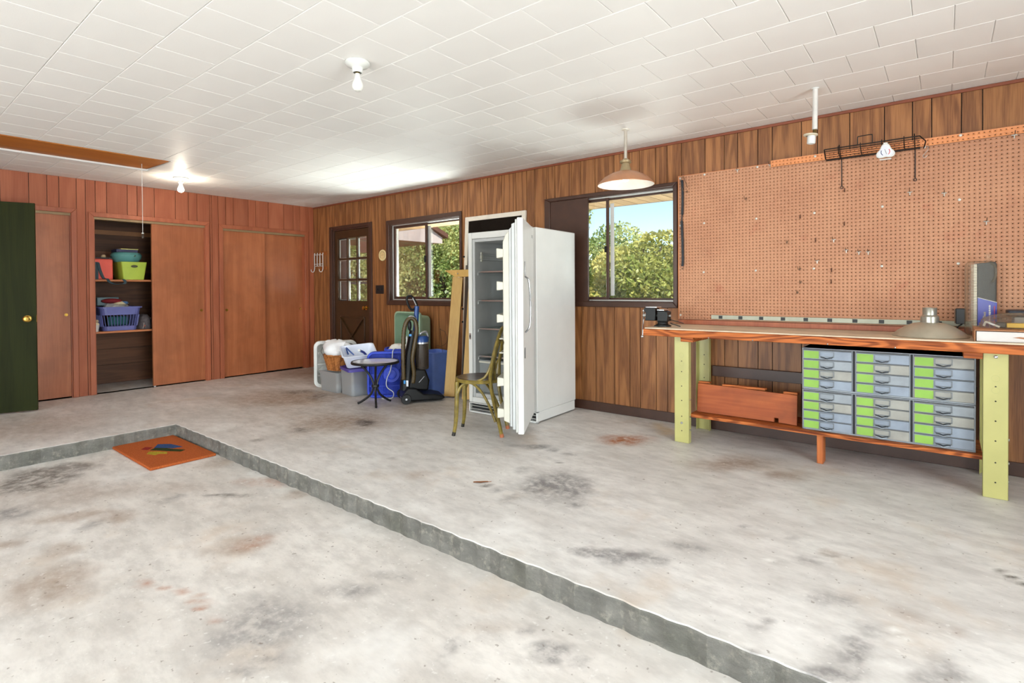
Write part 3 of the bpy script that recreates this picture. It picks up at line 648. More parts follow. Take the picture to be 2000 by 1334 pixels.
# ------------------------------------------------------------------ pegboard
def pegboard_mat():
    t = NT('pegboard_hardboard'); co = t.coord()
    f = t.ramp(t.noise(co, 2.6, 5, .6), (.3, .7)); c = t.mix(f, lin((178, 124, 92)), lin((190, 137, 103)))
    f2 = t.ramp(t.noise(t.mapping(co, (1, 1, 1), (3, 3, 3)), 5, 4, .65), (.58, .75)); c = t.mix(t.math('MULTIPLY', f2, .45), c, lin((166, 92, 66)))
    t.put(t.b.inputs['Base Color'], c); t.b.inputs['Roughness'].default_value = .55; return t.m
PEG = pegboard_mat()
peg = thing('pegboard', 'tan perforated pegboard covering the wall above the workbench', 'pegboard')
def perforated(x0, x1, z0, z1, y0, y1, pitch, r, name, mat, par):
    nx_, nz_ = int((x1-x0)/pitch), int((z1-z0)/pitch); px_, pz_ = (x1-x0)/nx_, (z1-z0)/nz_
    h = .5; outer = np.array([(-h, -h), (0, -h), (h, -h), (h, 0), (h, h), (0, h), (-h, h), (-h, 0)]); ang = np.radians([225, 270, 315, 0, 45, 90, 135, 180]); inner = np.stack([np.cos(ang), np.sin(ang)], 1)*r
    gx, gz = np.meshgrid(np.arange(nx_), np.arange(nz_)); cx = (x0+px_*(gx+.5)).ravel(); cz = (z0+pz_*(gz+.5)).ravel(); n = len(cx)
    V = np.zeros((n, 24, 3)); V[:, :8, 0] = cx[:, None]+outer[:, 0]*px_; V[:, :8, 2] = cz[:, None]+outer[:, 1]*pz_; V[:, :8, 1] = y0
    V[:, 8:16, 0] = cx[:, None]+inner[:, 0]; V[:, 8:16, 2] = cz[:, None]+inner[:, 1]; V[:, 8:16, 1] = y0
    V[:, 16:, :] = V[:, 8:16, :]; V[:, 16:, 1] = y1
    F = []
    for k in range(8):
        k2 = (k+1) % 8; F.append((k, k2, 8+k2, 8+k)); F.append((8+k, 8+k2, 16+k2, 16+k))
    F = (np.arange(n)[:, None, None]*24+np.array(F)[None]).reshape(-1, 4).astype(np.int32)
    me = bpy.data.meshes.new(name); me.vertices.add(n*24); me.vertices.foreach_set('co', V.ravel().astype(np.float32))
    me.loops.add(F.size); me.loops.foreach_set('vertex_index', F.ravel()); me.polygons.add(len(F)); me.polygons.foreach_set('loop_start', np.arange(0, F.size, 4, dtype=np.int32)); me.update(calc_edges=True)
    me.materials.append(mat); o = bpy.data.objects.new(name, me); COL.objects.link(o); o.parent = par; return o
PX0, PX1, PZ0, PZ1, PY = 5.757, 8.4494, .909, 2.1282, -.036
perforated(PX0, PX1, PZ0, PZ1, PY, PY+.0065, .0254, .0033, 'perforated_sheet', PEG, peg)
MB().box((PX0+.0005, PY+.018, PZ0), (PX1, -.001, PZ1)).build('backing', plain('pegboard_back', (58, 32, 22), .8), peg)  # dark colour stands for the shade inside the holes
PEGE = plain('pegboard_cut_edge', (226, 138, 80), .6)
m = MB().box((PX0-.004, PY-.0005, PZ0), (PX0-.0005, -.001, PZ1)).box((PX0-.004, PY-.0005, PZ1+.0005), (6.48, -.001, PZ1+.003)); m.build('edge_strip', PEGE, peg)
perforated(6.488, 8.4694, 2.0985, 2.1493, PY-.011, PY-.005, .0254, .0033, 'top_strip', plain('fresh_pegboard_strip', (226, 146, 92), .55), peg)  # brighter orange than the board, light on the strip painted in
MB().box((6.488, PY-.0048, 2.0985), (8.47, PY-.0008, 2.1493)).build('strip_backing', plain('pegboard_back', (58, 32, 22)), peg)  # same painted hole shade behind the strip
for x, z in ((5.978, 2.115), (6.389, 2.118), (6.381, 1.715), (6.782, 1.722), (7.195, 1.727), (7.602, 1.73), (6.376, 1.308), (6.778, 1.312), (7.192, 1.317), (7.597, 1.321), (5.974, 1.713), (5.97, 1.305), (5.772, 2.11), (5.772, 1.709), (5.772, .944), (6.789, 2.135), (7.606, 2.138), (7.60, 1.02)):
    yb = PY-.0003 if x < 6.48 or z < 2.09 else PY-.0112
    MB().lathe([(.0, 0), (.0085, 0), (.0085, .0015), (.005, .0035), (0, .004)], 12, T(x, yb, z) @ RX(PI/2)).build('screw', plain('zinc_washer', (208, 206, 198), .4, .4), peg, smooth=True)
# magnetic strip
ms = thing('magnetic_tool_strip', 'long grey magnetic tool strip with black squares along the pegboard foot', 'tool rack', (6.85, PY-.001, .918))
MB().box((-.815, -.014, 0), (.815, 0, .033)).build('bar', plain('grey_strip_paint', (170, 170, 152), .45, .2), ms, bevel=.002)
for k in range(10): MB().box((6.111+.1544*k-6.85-.015, -.0165, .005), (6.111+.1544*k-6.85+.015, -.0142, .029)).build('magnet', plain('black_magnet', (30, 30, 30), .5), ms, bevel=.001)
MB().ball((.795, -.015, .016), .007, 8, 6).build('screw', STEEL, ms)
# peg hooks
WIRE = plain('galvanised_wire', (110, 84, 64), .45, .4)
WIRED = plain('rusty_wire', (92, 56, 40), .6, .3)
def hook_parts(o, L, kind):
    if kind == 'T':
        m = MB(); m.tube(spline([(0, 0, .006), (0, -.012, .002), (0, -L*.75, .0), (0, -L, .016)], 4) , .0022, 6); m.build('prong', WIRE, o, smooth=True)
        m = MB(); m.tube([(-.013, -.003, 0), (.013, -.003, 0)], .0032, 6); m.tube([(0, -.003, 0), (0, -.003, -.020)], .0032, 6); m.build('clip', plain('zinc_washer', (208, 206, 198)), o, smooth=True)
    elif kind == 'J':
        m = MB(); m.tube(spline([(0, 0, .006), (0, -.01, .0), (-.002, -L*.5, -.012), (0, -L, -.006), (0, -L-.008, .012)], 4), .0018, 6); m.build('prong', WIRE, o, smooth=True)
        m = MB(); m.tube([(0, -.003, .008), (0, -.003, -.014)], .0024, 6); m.tube([(-.008, -.003, -.002), (.008, -.003, -.002)], .0022, 6); m.build('clip', WIRE, o, smooth=True)
    else:
        m = MB(); m.tube(spline([(0, 0, .014), (0, -.006, .012), (0, -.008, -.010), (0, -.022, -.012), (0, -.026, .0)], 4), .0026, 6); m.build('prong', WIRED, o, smooth=True)
HK = [(6.24, 2.117, 'T', .03, 'small wire peg hook on the plain top edge of the pegboard'), (6.482, 2.121, 'T', .07, 'wire peg hook at the start of the orange top strip'),
 (6.974, 1.865, 'S', .03, 'short dark peg hook just below the wire rack arm'), (6.308, 1.881, 'J', .06, 'lone curved wire peg hook high on the window side of the pegboard'),
 (7.347, 1.808, 'T', .09, 'long wire peg hook below the arm under the dial thermometer'), (7.526, 1.781, 'T', .05, 'wire peg hook right of the long one below the rack'),
 (7.731, 1.58, 'T', .085, 'wire peg hook above the blue-labelled duct package'), (7.857, 2.093, 'T', .06, 'wire peg hook on the orange strip at the picture edge'),
 (6.691, 1.702, 'S', .03, 'short tan peg hook, topmost of the middle column'), (6.792, 1.522, 'S', .03, 'short tan peg hook above the long middle hook'), (6.972, 1.626, 'S', .03, 'short tan peg hook well below the rack arm'),
 (6.906, 1.518, 'T', .07, 'wire peg hook just above the row of three'), (6.983, 1.439, 'T', .04, 'first wire peg hook of the row of three'), (7.059, 1.422, 'T', .06, 'second wire peg hook of the row of three'), (7.114, 1.42, 'T', .05, 'third wire peg hook of the row of three'),
 (6.601, 1.52, 'J', .03, 'small curled wire peg hook beside the middle column'), (6.80, 1.369, 'T', .09, 'long wire peg hook in the middle of the pegboard'), (6.688, 1.317, 'J', .08, 'curved wire peg hook, uppermost of the column of three'),
 (6.694, 1.216, 'J', .05, 'curved wire peg hook, middle of the column of three'), (6.672, 1.14, 'J', .04, 'curved wire peg hook, lowest of the column of three'), (6.894, 1.298, 'S', .03, 'short pale peg hook above the dark one, low on the board'), (6.891, 1.214, 'S', .03, 'short dark peg hook low on the middle of the board'),
 (5.833, 1.994, 'J', .10, 'curved wire peg hook beside the black braided strap')]
for x, z, k, L, lb in HK:
    yb = PY-.0005 if not (x > 6.485 and z > 2.09) else PY-.0115
    o = thing('peg_hook', lb, 'hook', (x, yb, z), 0, 'wire hooks on the pegboard'); hook_parts(o, L, k)
# braided strap
st = thing('braided_strap', 'black braided strap hanging at the window end of the pegboard', 'strap', (5.793, PY-.003, 1.36))
m = MB(); zz = [.0, .05, .2, .34, .40, .46, .6, .70, .73]; m.tube(spline([(.0+.004*math.sin(i*1.3), -.010, v) for i, v in enumerate(zz)], 6), [(.010 if abs(i/48-.53) > .07 else .005)*(1+.18*(i % 2)) for i in range(49)], 8); m.build('strap', plain('black_webbing', (44, 48, 54), .7, var=.2, vscale=90), st, smooth=True)
m = MB(); m.tube(spline([(0, -.004, .72), (-.008, -.012, .745), (.012, -.012, .76), (.03, -.014, .71), (.05, -.016, .66)], 5), .0022, 6); m.build('loop', WIRE, st, smooth=True)
MB().lathe([(.0, 0), (.008, 0), (.008, .003), (0, .004)], 10, T(0, -.004, -.02) @ RX(PI/2)).build('washer', WIRE, st)
# wire rack
BW = plain('black_wire', (34, 26, 22), .45, .2)
rk = thing('wire_rack', 'black wire rack hooked over the top of the pegboard', 'rack', (7.14, PY-.013, 2.09))
x0, x1 = -.275, .262
m = MB()
for y, z in ((-.118, .056), (-.004, .0)): m.tube([(x0, y, z), (x1, y, z)], .0042, 6)
m.tube([(x0, -.118, .056), (x0, -.06, .002), (x0, -.004, 0)], .0042, 6); m.tube([(x1, -.118, .056), (x1+.03, -.06, .03), (x1+.02, -.004, 0)], .004, 6); m.build('frame', BW, rk, smooth=True)
for k in range(5):
    f = (k+1)/6; MB().tube([(x0, -.118+.114*f, .056-.062*f+.0), (x1, -.118+.114*f, .056-.062*f)], .0022, 5).build('wire', BW, rk, smooth=True)
for x in (-.19, -.06, .06, .18): MB().tube(spline([(x, -.119, .068), (x, -.112, .045), (x, -.06, .012), (x, -.004, .004)], 3), .0032, 5).build('cross_wire', BW, rk, smooth=True)
for x in (-.184, .235):
    m = MB(); m.tube(spline([(x, -.118, .075), (x, -.06, .02), (x, -.006, -.01), (x, .008, -.10), (x, .007, -.195)], 5), .0032, 6); m.tube([(x+.009*math.cos(a), .007, -.203+.009*math.sin(a)) for a in np.linspace(0, 2*PI, 10)[:-1]], .0025, 5, closed=True); m.build('arm', BW, rk, smooth=True)
m = MB(); m.tube(spline([(-.075, -.118, .054), (-.075, -.119, .105), (-.066, -.119, .112), (.0, -.119, .113), (.008, -.119, .106), (.008, -.118, .054)], 4), .0034, 6); m.build('loop', BW, rk, smooth=True)
# dial thermometer
dt = thing('dial_thermometer', 'white rounded-triangle dial thermometer hung on the wire rack', 'thermometer', (7.222, PY-.136, 2.02))
tri = []
for i in range(36):
    a = 2*PI*i/36; r = .046+.010*math.cos(3*(a-PI/2)); tri.append((r*math.cos(a)*1.02, .052+r*math.sin(a)))
MB().prism(tri, -.008, .0).build('case', WHITEP, dt, bevel=.003)
MB().prism([(x*.80, .052+(z-.052)*.80) for x, z in tri], -.0095, -.0082).build('face', plain('dial_face', (228, 230, 236), .35), dt)
def arc(m, a0, a1, r, w, y):
    P = [(math.radians(a0+(a1-a0)*i/8)) for i in range(9)]; m.prism([(r*math.cos(a), .050+r*math.sin(a)) for a in P]+[((r-w)*math.cos(a), .050+(r-w)*math.sin(a)) for a in P[::-1]], y, y+.0006); return m
arc(MB(), 150, 235, .026, .004, -.0102).build('cold_arc', plain('ink_blue', (70, 80, 120), .5), dt)
arc(MB(), -50, 40, .026, .004, -.0102).build('hot_arc', plain('ink_red', (214, 70, 84), .5), dt)
MB().bar((-.004, -.0108, .068), (.008, -.0108, .034), .0012, .003, (0, 1, 0)).build('needle', plain('ink_black', (30, 30, 36), .5), dt)
MB().box((-.011, -.010, .104), (.011, .006, .112)).build('hanger', WHITEP, dt, bevel=.001)
MB().box((-.032, -.018, -.002), (.032, .004, .004)).build('foot', WHITEP, dt, bevel=.001)
sh = thing('s_hook', 'bright metal S-hook dangling from the end of the wire rack', 'hook', (7.425, PY-.02, 2.03))
m = MB(); m.tube(spline([(.0, -.005, .052), (.006, -.006, .066), (.018, -.006, .064), (.016, -.006, .04), (-.004, -.006, .012), (-.008, -.006, -.002), (.002, -.006, -.006), (.014, -.006, .004)], 5), .0018, 6); m.build('wire', STEEL, sh, smooth=True)
# ------------------------------------------------------------------ things on the bench
vz = thing('bench_vise', 'black bench vise with chrome handle clamped to the bench end', 'vise', (5.775, -.42, BZ+.0006))
CAST = plain('black_cast_iron', (26, 28, 28), .4, .3, var=.1)
m = MB(); m.lathe([(.058, 0), (.058, .012), (.045, .018), (.04, .03), (.045, .042)], 20); m.box((-.062, -.025, .0), (.062, .025, .010)); m.build('base', CAST, vz, bevel=.002)
m = MB(); m.prism([(-.03, .042), (.055, .042), (.055, .118), (.02, .128), (-.03, .128)], -.042, .042); m.build('rear_jaw', CAST, vz, bevel=.005)
m = MB(); m.prism([(-.135, .045), (-.045, .045), (-.045, .150), (-.135, .150), (-.145, .135), (-.125, .10)], -.045, .045); m.build('front_jaw', CAST, vz, bevel=.005)
m = MB(); m.box((-.125, -.046, .150), (-.030, .046, .157)).box((-.028, -.043, .1285), (.03, .043, .136)); m.build('jaw_plates', plain('polished_steel', (222, 224, 226), .15, 1.0), vz, bevel=.001)
MB().tube([(-.165, 0, .085), (.07, 0, .085)], .014, 12).build('screw', STEEL, vz, smooth=True)
m = MB(); m.tube([(-.158, -.006, .118), (-.176, .004, -.085)], .0055, 8); m.ball((-.157, -.007, .122), .012, 10, 8).ball((-.1765, .0045, -.09), .012, 10, 8); m.build('handle', plain('polished_steel', (222, 224, 226)), vz, smooth=True)
m = MB(); m.tube(spline([(.06, -.01, .06), (.10, -.02, .05), (.16, .03, .028)], 5), .003, 6); m.tube(spline([(.06, .01, .03), (.09, -.03, .025), (.15, -.01, .006)], 5), .0035, 6); m.build('lever', CAST, vz, smooth=True)
GM = plain('dusty_grey_reflector', (186, 178, 158), .38, .35, var=.08)
ls = thing('metal_lamp_shade', 'shallow grey metal lamp shade lying face down on the workbench', 'lamp shade', (7.458, -.335, BZ+.0006))
MB().lathe([(.190, 0), (.192, .004), (.186, .010), (.16, .034), (.12, .062), (.085, .078), (.055, .084), (.044, .086)], 40, cap=False).build('dome', GM, ls, smooth=True)
MB().lathe([(.046, .084), (.046, .120), (.040, .128), (.036, .132), (.036, .172), (.038, .176), (.030, .176), (.030, .15)], 28, cap=False).build('neck', plain('brushed_neck_metal', (178, 176, 164), .3, .7), ls, smooth=True)
bx = thing('flat_box', 'flat white cardboard box with torn brown print on the bench end', 'box', (7.93, -.42, BZ))
CARD = plain('brown_cardboard', (196, 140, 100), .7); WCARD = plain('white_carton', (214, 208, 204), .6, var=.03)
MB().box((-.262, -.138, .001), (.30, .15, .056)).build('carton', WCARD, bx, bevel=.0015)
MB().box((-.270, -.150, .0625), (.30, .15, .0665), T(0, 0, 0) @ RX(.012)).build('lid_flap', CARD, bx, bevel=.001)
MB().box((-.270, -.148, .001), (-.2665, .15, .060)).build('side_flap', CARD, bx)
for a, b, z in ((-.115, -.055, .026), (-.075, -.03, .022), (-.01, .03, .028), (.06, .075, .027), (.10, .13, .03)): MB().prism([(a, z), (b-.008, z-.006), (b, z+.002), ((a+b)/2, z+.006)], -.1388, -.1382).build('tear_mark', plain('torn_brown', (172, 118, 84), .8), bx)
BAGC = glass('clear_poly_bag', (247, 244, 238), .0, .22, ((236, 226, 208), .10))
bg_ = thing('plastic_bag_parts', 'clear plastic bag holding a yellow-handled part on the flat box', 'bag', (7.87, -.38, BZ+.0685))
rs = random.Random(4)
def lump(w, d, h, n=18, k=7, seed=1, jag=.12):
    rr = random.Random(seed); rings = []
    for i in range(k+1):
        t = i/k; s = math.cos(t*PI/2)**.55 if t < 1 else .03
        rings.append([Vector((w*s*math.cos(2*PI*j/n)*(1+jag*(rr.random()-.5)), d*s*math.sin(2*PI*j/n)*(1+jag*(rr.random()-.5)), h*math.sin(t*PI/2)*(1+jag*.5*(rr.random()-.5))+.001)) for j in range(n)])
    return MB().loft(rings)
lump(.185, .11, .082, 26, 6, 3, .28).build('bag', BAGC, bg_)
MB().box((-.07, -.06, .004), (.12, .0, .030)).build('yellow_part', plain('yellow_plastic', (232, 190, 66), .4), bg_, bevel=.004)
MB().box((-.115, -.06, .004), (-.072, .0, .034)).build('black_part', plain('black_part', (56, 50, 44), .4), bg_, bevel=.005)
m = MB(); m.tube(spline([(-.165, -.03, .010), (-.155, -.035, .032), (-.13, -.06, .022), (-.10, -.075, .008)], 5), .006, 8); m.build('white_part', WHITEP, bg_, smooth=True)
tr = thing('dark_storage_case', 'dark grey lidded case standing behind the flat box', 'case', (8.06, -.165, BZ))
MB().box((-.215, -.075, .001), (.25, .085, .125)).build('case', plain('silver_grey_case', (176, 176, 182), .4), tr, bevel=.006)
MB().box((-.24, -.085, .1255), (.26, .10, .165)).build('lid', plain('charcoal_lid', (48, 50, 60), .45), tr, bevel=.008)
# duct package
dp = thing('duct_package', 'tall clear package of black aluminium duct with blue label', 'package', (7.7035, -.148, BZ+.0006), math.radians(22))
H = .455
card = [(-.028, .0), (.068, .0), (.070, .44), (.062, H), (-.028, .445)]
MB().prism(card, -.022, .018).build('black_card', plain('black_duct_card', (24, 23, 22), .5, var=.12, vscale=30), dp, bevel=.003)
MB().prism([(-.0275, .004), (.0675, .004), (.0685, .205), (-.0275, .235)], -.0236, -.0225).build('blue_label', plain('royal_blue_label', (36, 58, 190), .35, var=.03), dp)
MB().prism([(-.0275, .2355), (.0685, .2055), (.0685, .2095), (-.0275, .2385)], -.0238, -.0226).build('white_band', WHITEP, dp)
def write(txt, size, mat, par, loc, rot):
    cu = bpy.data.curves.new('lettering', 'FONT'); cu.body = txt; cu.size = size; cu.extrude = .0002; cu.materials.append(mat)
    tmp_ = bpy.data.objects.new('lettering_curve', cu); COL.objects.link(tmp_); me = bpy.data.meshes.new_from_object(tmp_.evaluated_get(bpy.context.evaluated_depsgraph_get())); bpy.data.objects.remove(tmp_)
    o = bpy.data.objects.new('lettering', me); COL.objects.link(o); o.parent = par; o.location = loc; o.rotation_euler = rot; return o
INKY = plain('yellow_ink', (240, 226, 60), .5); INKW = plain('white_ink', (240, 240, 246), .5); INKR = plain('red_ink', (226, 48, 90), .5)
write('Aluminum Duct', .0185, INKY, dp, (.012, -.0242, .03), (PI/2, -PI/2, 0))
rs = random.Random(9)
m = MB(); z = .055
while z < .185:
    h = rs.uniform(.006, .016); w = rs.uniform(.005, .008); m.box((.030-w*.2, -.0243, z), (.030+w, -.0238, z+h)); m.box((.026, -.0243, z+h*.3), (.031, -.0238, z+h*.5)); z += h+rs.uniform(.001, .003)
m.build('white_print', INKW, dp)
m = MB(); z = .06
while z < .18:
    h = rs.uniform(.006, .02); m.box((.0535, -.0243, z), (.0585, -.0238, z+h)); z += h+rs.uniform(.001, .008)
m.build('red_print', INKR, dp)
m = MB()
for k in range(42): m.box((-.046, -.02, .03+k*.0098), (-.0295, .012, .0375+k*.0098))
m.build('ribbed_duct', plain('ribbed_duct_foil', (222, 216, 200), .4, .2), dp, bevel=.001, kind='stuff')
MB().prism(rrect(.142, .458, .03, 5, .0, .229), -.028, .03, T(-.005, 0, .001)).build('clear_wrap', BAGC, dp, bevel=.01)
m = MB(); m.loft([[Vector((.035+.03*math.cos(a)*s, .012*math.sin(a)*s, z)) for a in np.linspace(0, 2*PI, 12)[:-1]] for s, z in ((1, .458), (.35, .468), (.6, .49), (.75, .505))], cap=False); m.build('bag_neck', BAGC, dp)
m = MB(); m.tube(spline([(.036, -.028, .445), (.056, -.03, .425), (.06, -.03, .38), (.050, -.03, .345), (.038, -.03, .33)], 5), .006, 8); m.build('clear_hook', BAGC, dp, smooth=True)
cb = thing('black_charger', 'black charger box screwed to the pegboard beside the duct package', 'charger', (7.607, PY-.001, .935))
MB().box((-.022, -.034, 0), (.024, 0, .098)).build('housing', plain('black_plastic', (28, 28, 30), .45), cb, bevel=.003)
MB().box((-.028, -.030, .004), (-.0225, 0, .094)).build('side_plate', plain('bronze_plate', (96, 70, 50), .4, .4), cb, bevel=.001)
m = MB(); m.tube(spline([(.01, -.02, .0), (-.012, -.03, -.02), (-.016, -.05, -.04), (.02, -.07, -.058)], 5), .004, 6); m.build('cord', plain('black_plastic', (28, 28, 30)), cb, smooth=True)
# ------------------------------------------------------------------ refrigerator
FW = plain('fridge_white', (224, 224, 220), .3, var=.035, vscale=2.5)
LINER = plain('fridge_liner', (190, 191, 190), .45, var=.03)
CREAM = plain('cream_plastic', (198, 194, 180), .45, var=.03)
fr = thing('refrigerator', 'white single-door refrigerator standing open against the panelled wall', 'refrigerator', (4.778, -.762, 0), math.radians(1.8))
w, d, h = .79, .66, 1.712
m = MB()
m.box((-w, 0, .10), (-w+.045, d, h)).box((-.045, 0, .10), (0, d, h)).box((-w+.045, 0, h-.06), (-.045, d, h)).box((-w+.045, d-.05, .10), (-.045, d, h-.06)).box((-w+.045, 0, .10), (-.045, d-.05, .15))
m.build('cabinet', FW, fr, bevel=.006)
m = MB().box((-w+.004, .035, .012), (-.004, d-.01, .0995)); m.build('base', FW, fr, bevel=.003)
m = MB()
for k in range(2): m.box((-w+.01, .0, .036+.030*k), (-.012, .030, .039+.030*k))
m.box((-w, .0, .090), (0, .034, .0975))
m.box((-w, .0, .004), (-w+.012, .034, .0975)).box((-.014, .0, .004), (0, .034, .0975)).box((-w, 0, .004), (0, .034, .018)); m.build('grille', FW, fr, bevel=.0015)
MB().box((-w+.013, .030, .02), (-.015, .0345, .095)).build('vent', plain('black_vent', (22, 22, 22), .6), fr)
for x in (-w+.035, -.035): MB().lathe([(.018, -.012), (.018, .012)], 14, T(x, .05, .018) @ RY(PI/2)).build('roller', CREAM, fr, smooth=True)
# inner liner: jamb step, side ribs, back
m = MB()
m.box((-w+.046, .012, .151), (-w+.075, .60, h-.061)).box((-.075, .012, .151), (-.046, .60, h-.061)).box((-w+.075, .012, h-.09), (-.075, .60, h-.061)).box((-w+.075, .585, .151), (-.075, .609, h-.09)).box((-w+.075, .012, .151), (-.075, .585, .19))
m.build('liner', LINER, fr, bevel=.004)
for k, z in enumerate((1.335, 1.062, .795, .533)):
    s = MB().box((-w+.078, .06, z), (-.078, .58, z+.006)).build('shelf', glass('shelf_glass', (226, 236, 232), .10, .05, ((214, 220, 218), .25)), fr)
    m = MB(); framebars(m, -w+.077, -.077, 0, .54, .014, 0, .014); m.v = [(x, .055+zz, z-.003+yy) for x, yy, zz in m.v]; m.build('shelf_trim', STEEL, s, bevel=.002)
    for x in (-w+.077, -.083): MB().box((x-.001, .05, z-.028), (x+.007, .42, z-.0035)).build('shelf_bracket', LINER, s, bevel=.001)
MB().box((-w+.076, .08, 1.50), (-w+.088, .50, 1.515)).build('rail', STEEL, fr, bevel=.002)
MB().box((-w+.076, .08, 1.455), (-w+.088, .50, 1.47)).build('rail', STEEL, fr, bevel=.002)
for y in (.09, .48): MB().box((-w+.076, y, 1.44), (-w+.092, y+.02, 1.53)).build('rail_bracket', CREAM, fr, bevel=.002)
CRISP = glass('crisper_plastic', (232, 236, 236), .12, .08, ((226, 230, 230), .35))
for z0, z1 in ((.195, .345), (.36, .505)):
    m = MB().box((-w+.082, .06, z0), (-.082, .066, z1)).box((-w+.082, .06, z0), (-w+.088, .54, z1)).box((-.088, .06, z0), (-.082, .54, z1)).box((-w+.082, .06, z0), (-.082, .54, z0+.006)); c = m.build('crisper', CRISP, fr, bevel=.002)
    MB().box((-w+.084, .050, z1-.03), (-.084, .0595, z1-.012)).build('crisper_handle', CREAM, c, bevel=.003)
MB().box((-w+.012, -.004, .70), (-w+.034, -.0005, .755)).build('catch', STEEL, fr, bevel=.001)
MB().box((-w+.018, -.0065, .715), (-w+.028, -.0042, .74)).build('catch_slot', plain('black_vent', (22, 22, 22)), fr)
# open door, a frame of its own: x outwards from hinge, y inwards (liner side), z up
da = math.atan2(-.86, .50)
dr = bpy.data.objects.new('door', None); COL.objects.link(dr); dr.parent = fr; dr.location = (-.004, -.035, 0); dr.rotation_euler = (0, 0, da-math.radians(1.8)); dr['label'] = 'open white refrigerator door with bow handle'
DW, Z0, Z1 = .725, .108, 1.700
MB().box((.0, -.0, Z0), (DW, -.045, Z1)).build('door_skin', FW, dr, bevel=.008, seg=3)
MB().box((.012, -.0455, Z0+.012), (DW-.008, -.060, Z1-.012)).build('gasket', plain('gasket_grey', (206, 206, 200), .6), dr, bevel=.004)
PL = Matrix(((0, 1, 0, 0), (-1, 0, 0, 0), (0, 0, 1, 0), (0, 0, 0, 1)))  # local profile (t inward, z) -> y=-t
MB().prism([(.061, Z0+.03), (.086, Z0+.03), (.088, Z1-.045), (.061, Z1-.035)], .02, DW-.018, PL).build('inner_panel', LINER, dr, bevel=.004)
MB().prism([(.087, Z0+.045), (.108, Z0+.05), (.110, Z1-.085), (.087, Z1-.062)], .03, DW-.03, PL).build('inner_step', LINER, dr, bevel=.006)
MB().prism([(.109, Z0+.07), (.156, Z0+.09), (.156, .76), (.150, .78), (.156, .80), (.156, Z1-.175), (.135, Z1-.12), (.109, Z1-.09)], DW-.075, DW-.035, PL).build('shelf_upright', CREAM, dr, bevel=.006)
MB().prism([(.109, Z0+.07), (.156, Z0+.09), (.156, .76), (.150, .78), (.156, .80), (.156, Z1-.175), (.135, Z1-.12), (.109, Z1-.09)], .035, .075, PL).build('shelf_upright', CREAM, dr, bevel=.006)
for z, hh, t1 in ((1.405, .075, .205), (1.165, .070, .205), (.925, .065, .205), (.450, .070, .205), (.215, .075, .205)):
    MB().prism([(.112, z+.012), (.16, z+.006), (t1, z), (t1, z+hh), (.16, z+hh-.006), (.112, z+hh-.014)], .078, DW-.038, PL).build('door_shelf', CREAM, dr, bevel=.006)
for z in (.70, .805):
    MB().tube([(.08, -.158, z), (.08, -.185, z), (DW-.06, -.185, z), (DW-.06, -.158, z)], .005, 6).build('wire_rail', CREAM, dr, smooth=True)
m = MB(); m.tube(spline([(DW-.085, .004, 1.27), (DW-.085, .028, 1.245), (DW-.09, .036, 1.18), (DW-.11, .040, 1.03), (DW-.095, .034, .90), (DW-.09, .004, .85)], 6), .0062, 8); m.build('handle', plain('handle_chrome', (140, 140, 140), .25, .9), dr, smooth=True)
MB().box((DW-.092, .0005, 1.27), (DW-.072, .008, 1.38)).build('handle_plate', STEEL, dr, bevel=.002)
MB().box((DW-.085, .0005, .66), (DW-.065, .004, .74)).build('badge', plain('badge_dark', (70, 70, 72), .4), dr, bevel=.001)
MB().box((.10, .0005, 1.60), (.16, .003, 1.625)).build('name_plate', STEEL, dr, bevel=.001)
for z in (Z0-.012, Z1+.002): MB().lathe([(.014, 0), (.014, .01)], 14, T(.012, -.02, z)).build('hinge', STEEL, dr)
# ------------------------------------------------------------------ bentwood chair
OLV = plain('olive_gold_paint', (136, 116, 46), .32, var=.22, vscale=22)
ch = thing('bentwood_chair', 'olive-gold bentwood chair with dark round seat by the open fridge door', 'chair', (4.572, -1.249, 0), math.atan2(-.49, -.87)-PI/2)
for s in (-1, 1):
    l = MB().tube(spline([(s*.145, .205, .0005), (s*.138, .188, .10), (s*.132, .180, .25), (s*.125, .178, .432)], 6), [.013+.005*min(1, i/10) for i in range(19)], 10).build('leg', OLV, ch, smooth=True)
    MB().tube([(s*.1455, .2055, .0003), (s*.1425, .199, .030)], .0148, 10).build('foot_tip', plain('black_tip', (32, 28, 22), .6), l)
    b = MB().tube(spline([(s*.135, .172, .34), (s*.13, .135, .405), (s*.128, .06, .425), (s*.128, -.02, .36), (s*.13, -.085, .25), (s*.132, -.138, .12)], 6), .011, 8).build('brace', OLV, ch, smooth=True)
hp = []
for s in (-1, 1):
    side = [(s*.135, -.190, .0005), (s*.133, -.168, .10), (s*.135, -.130, .26), (s*.150, -.105, .42), (s*.160, -.108, .52), (s*.165, -.135, .66), (s*.140, -.165, .78)]
    hp.append(side)
path = hp[0]+[(-.075, -.178, .845), (0, -.182, .862), (.075, -.178, .845)]+hp[1][::-1]
MB().tube(spline(path, 5), .0155, 10).build('back_hoop', OLV, ch, smooth=True)
for s in (-1, 1): MB().tube([(s*.1352, -.1902, .0003), (s*.1335, -.184, .028)], .0165, 10).build('foot_tip', plain('copper_tip', (176, 98, 58), .5), ch)
MB().tube(spline([(-.105, -.128, .455), (-.11, -.128, .60), (-.085, -.152, .72), (0, -.166, .775), (.085, -.152, .72), (.11, -.128, .60), (.105, -.128, .455)], 6), .0115, 8).build('inner_hoop', OLV, ch, smooth=True)
for s in (-1, 1): MB().tube(spline([(s*.155, -.11, .58), (s*.168, -.07, .49), (s*.178, -.01, .452), (s*.190, .06, .440)], 6), .0105, 8).build('side_arm', OLV, ch, smooth=True)
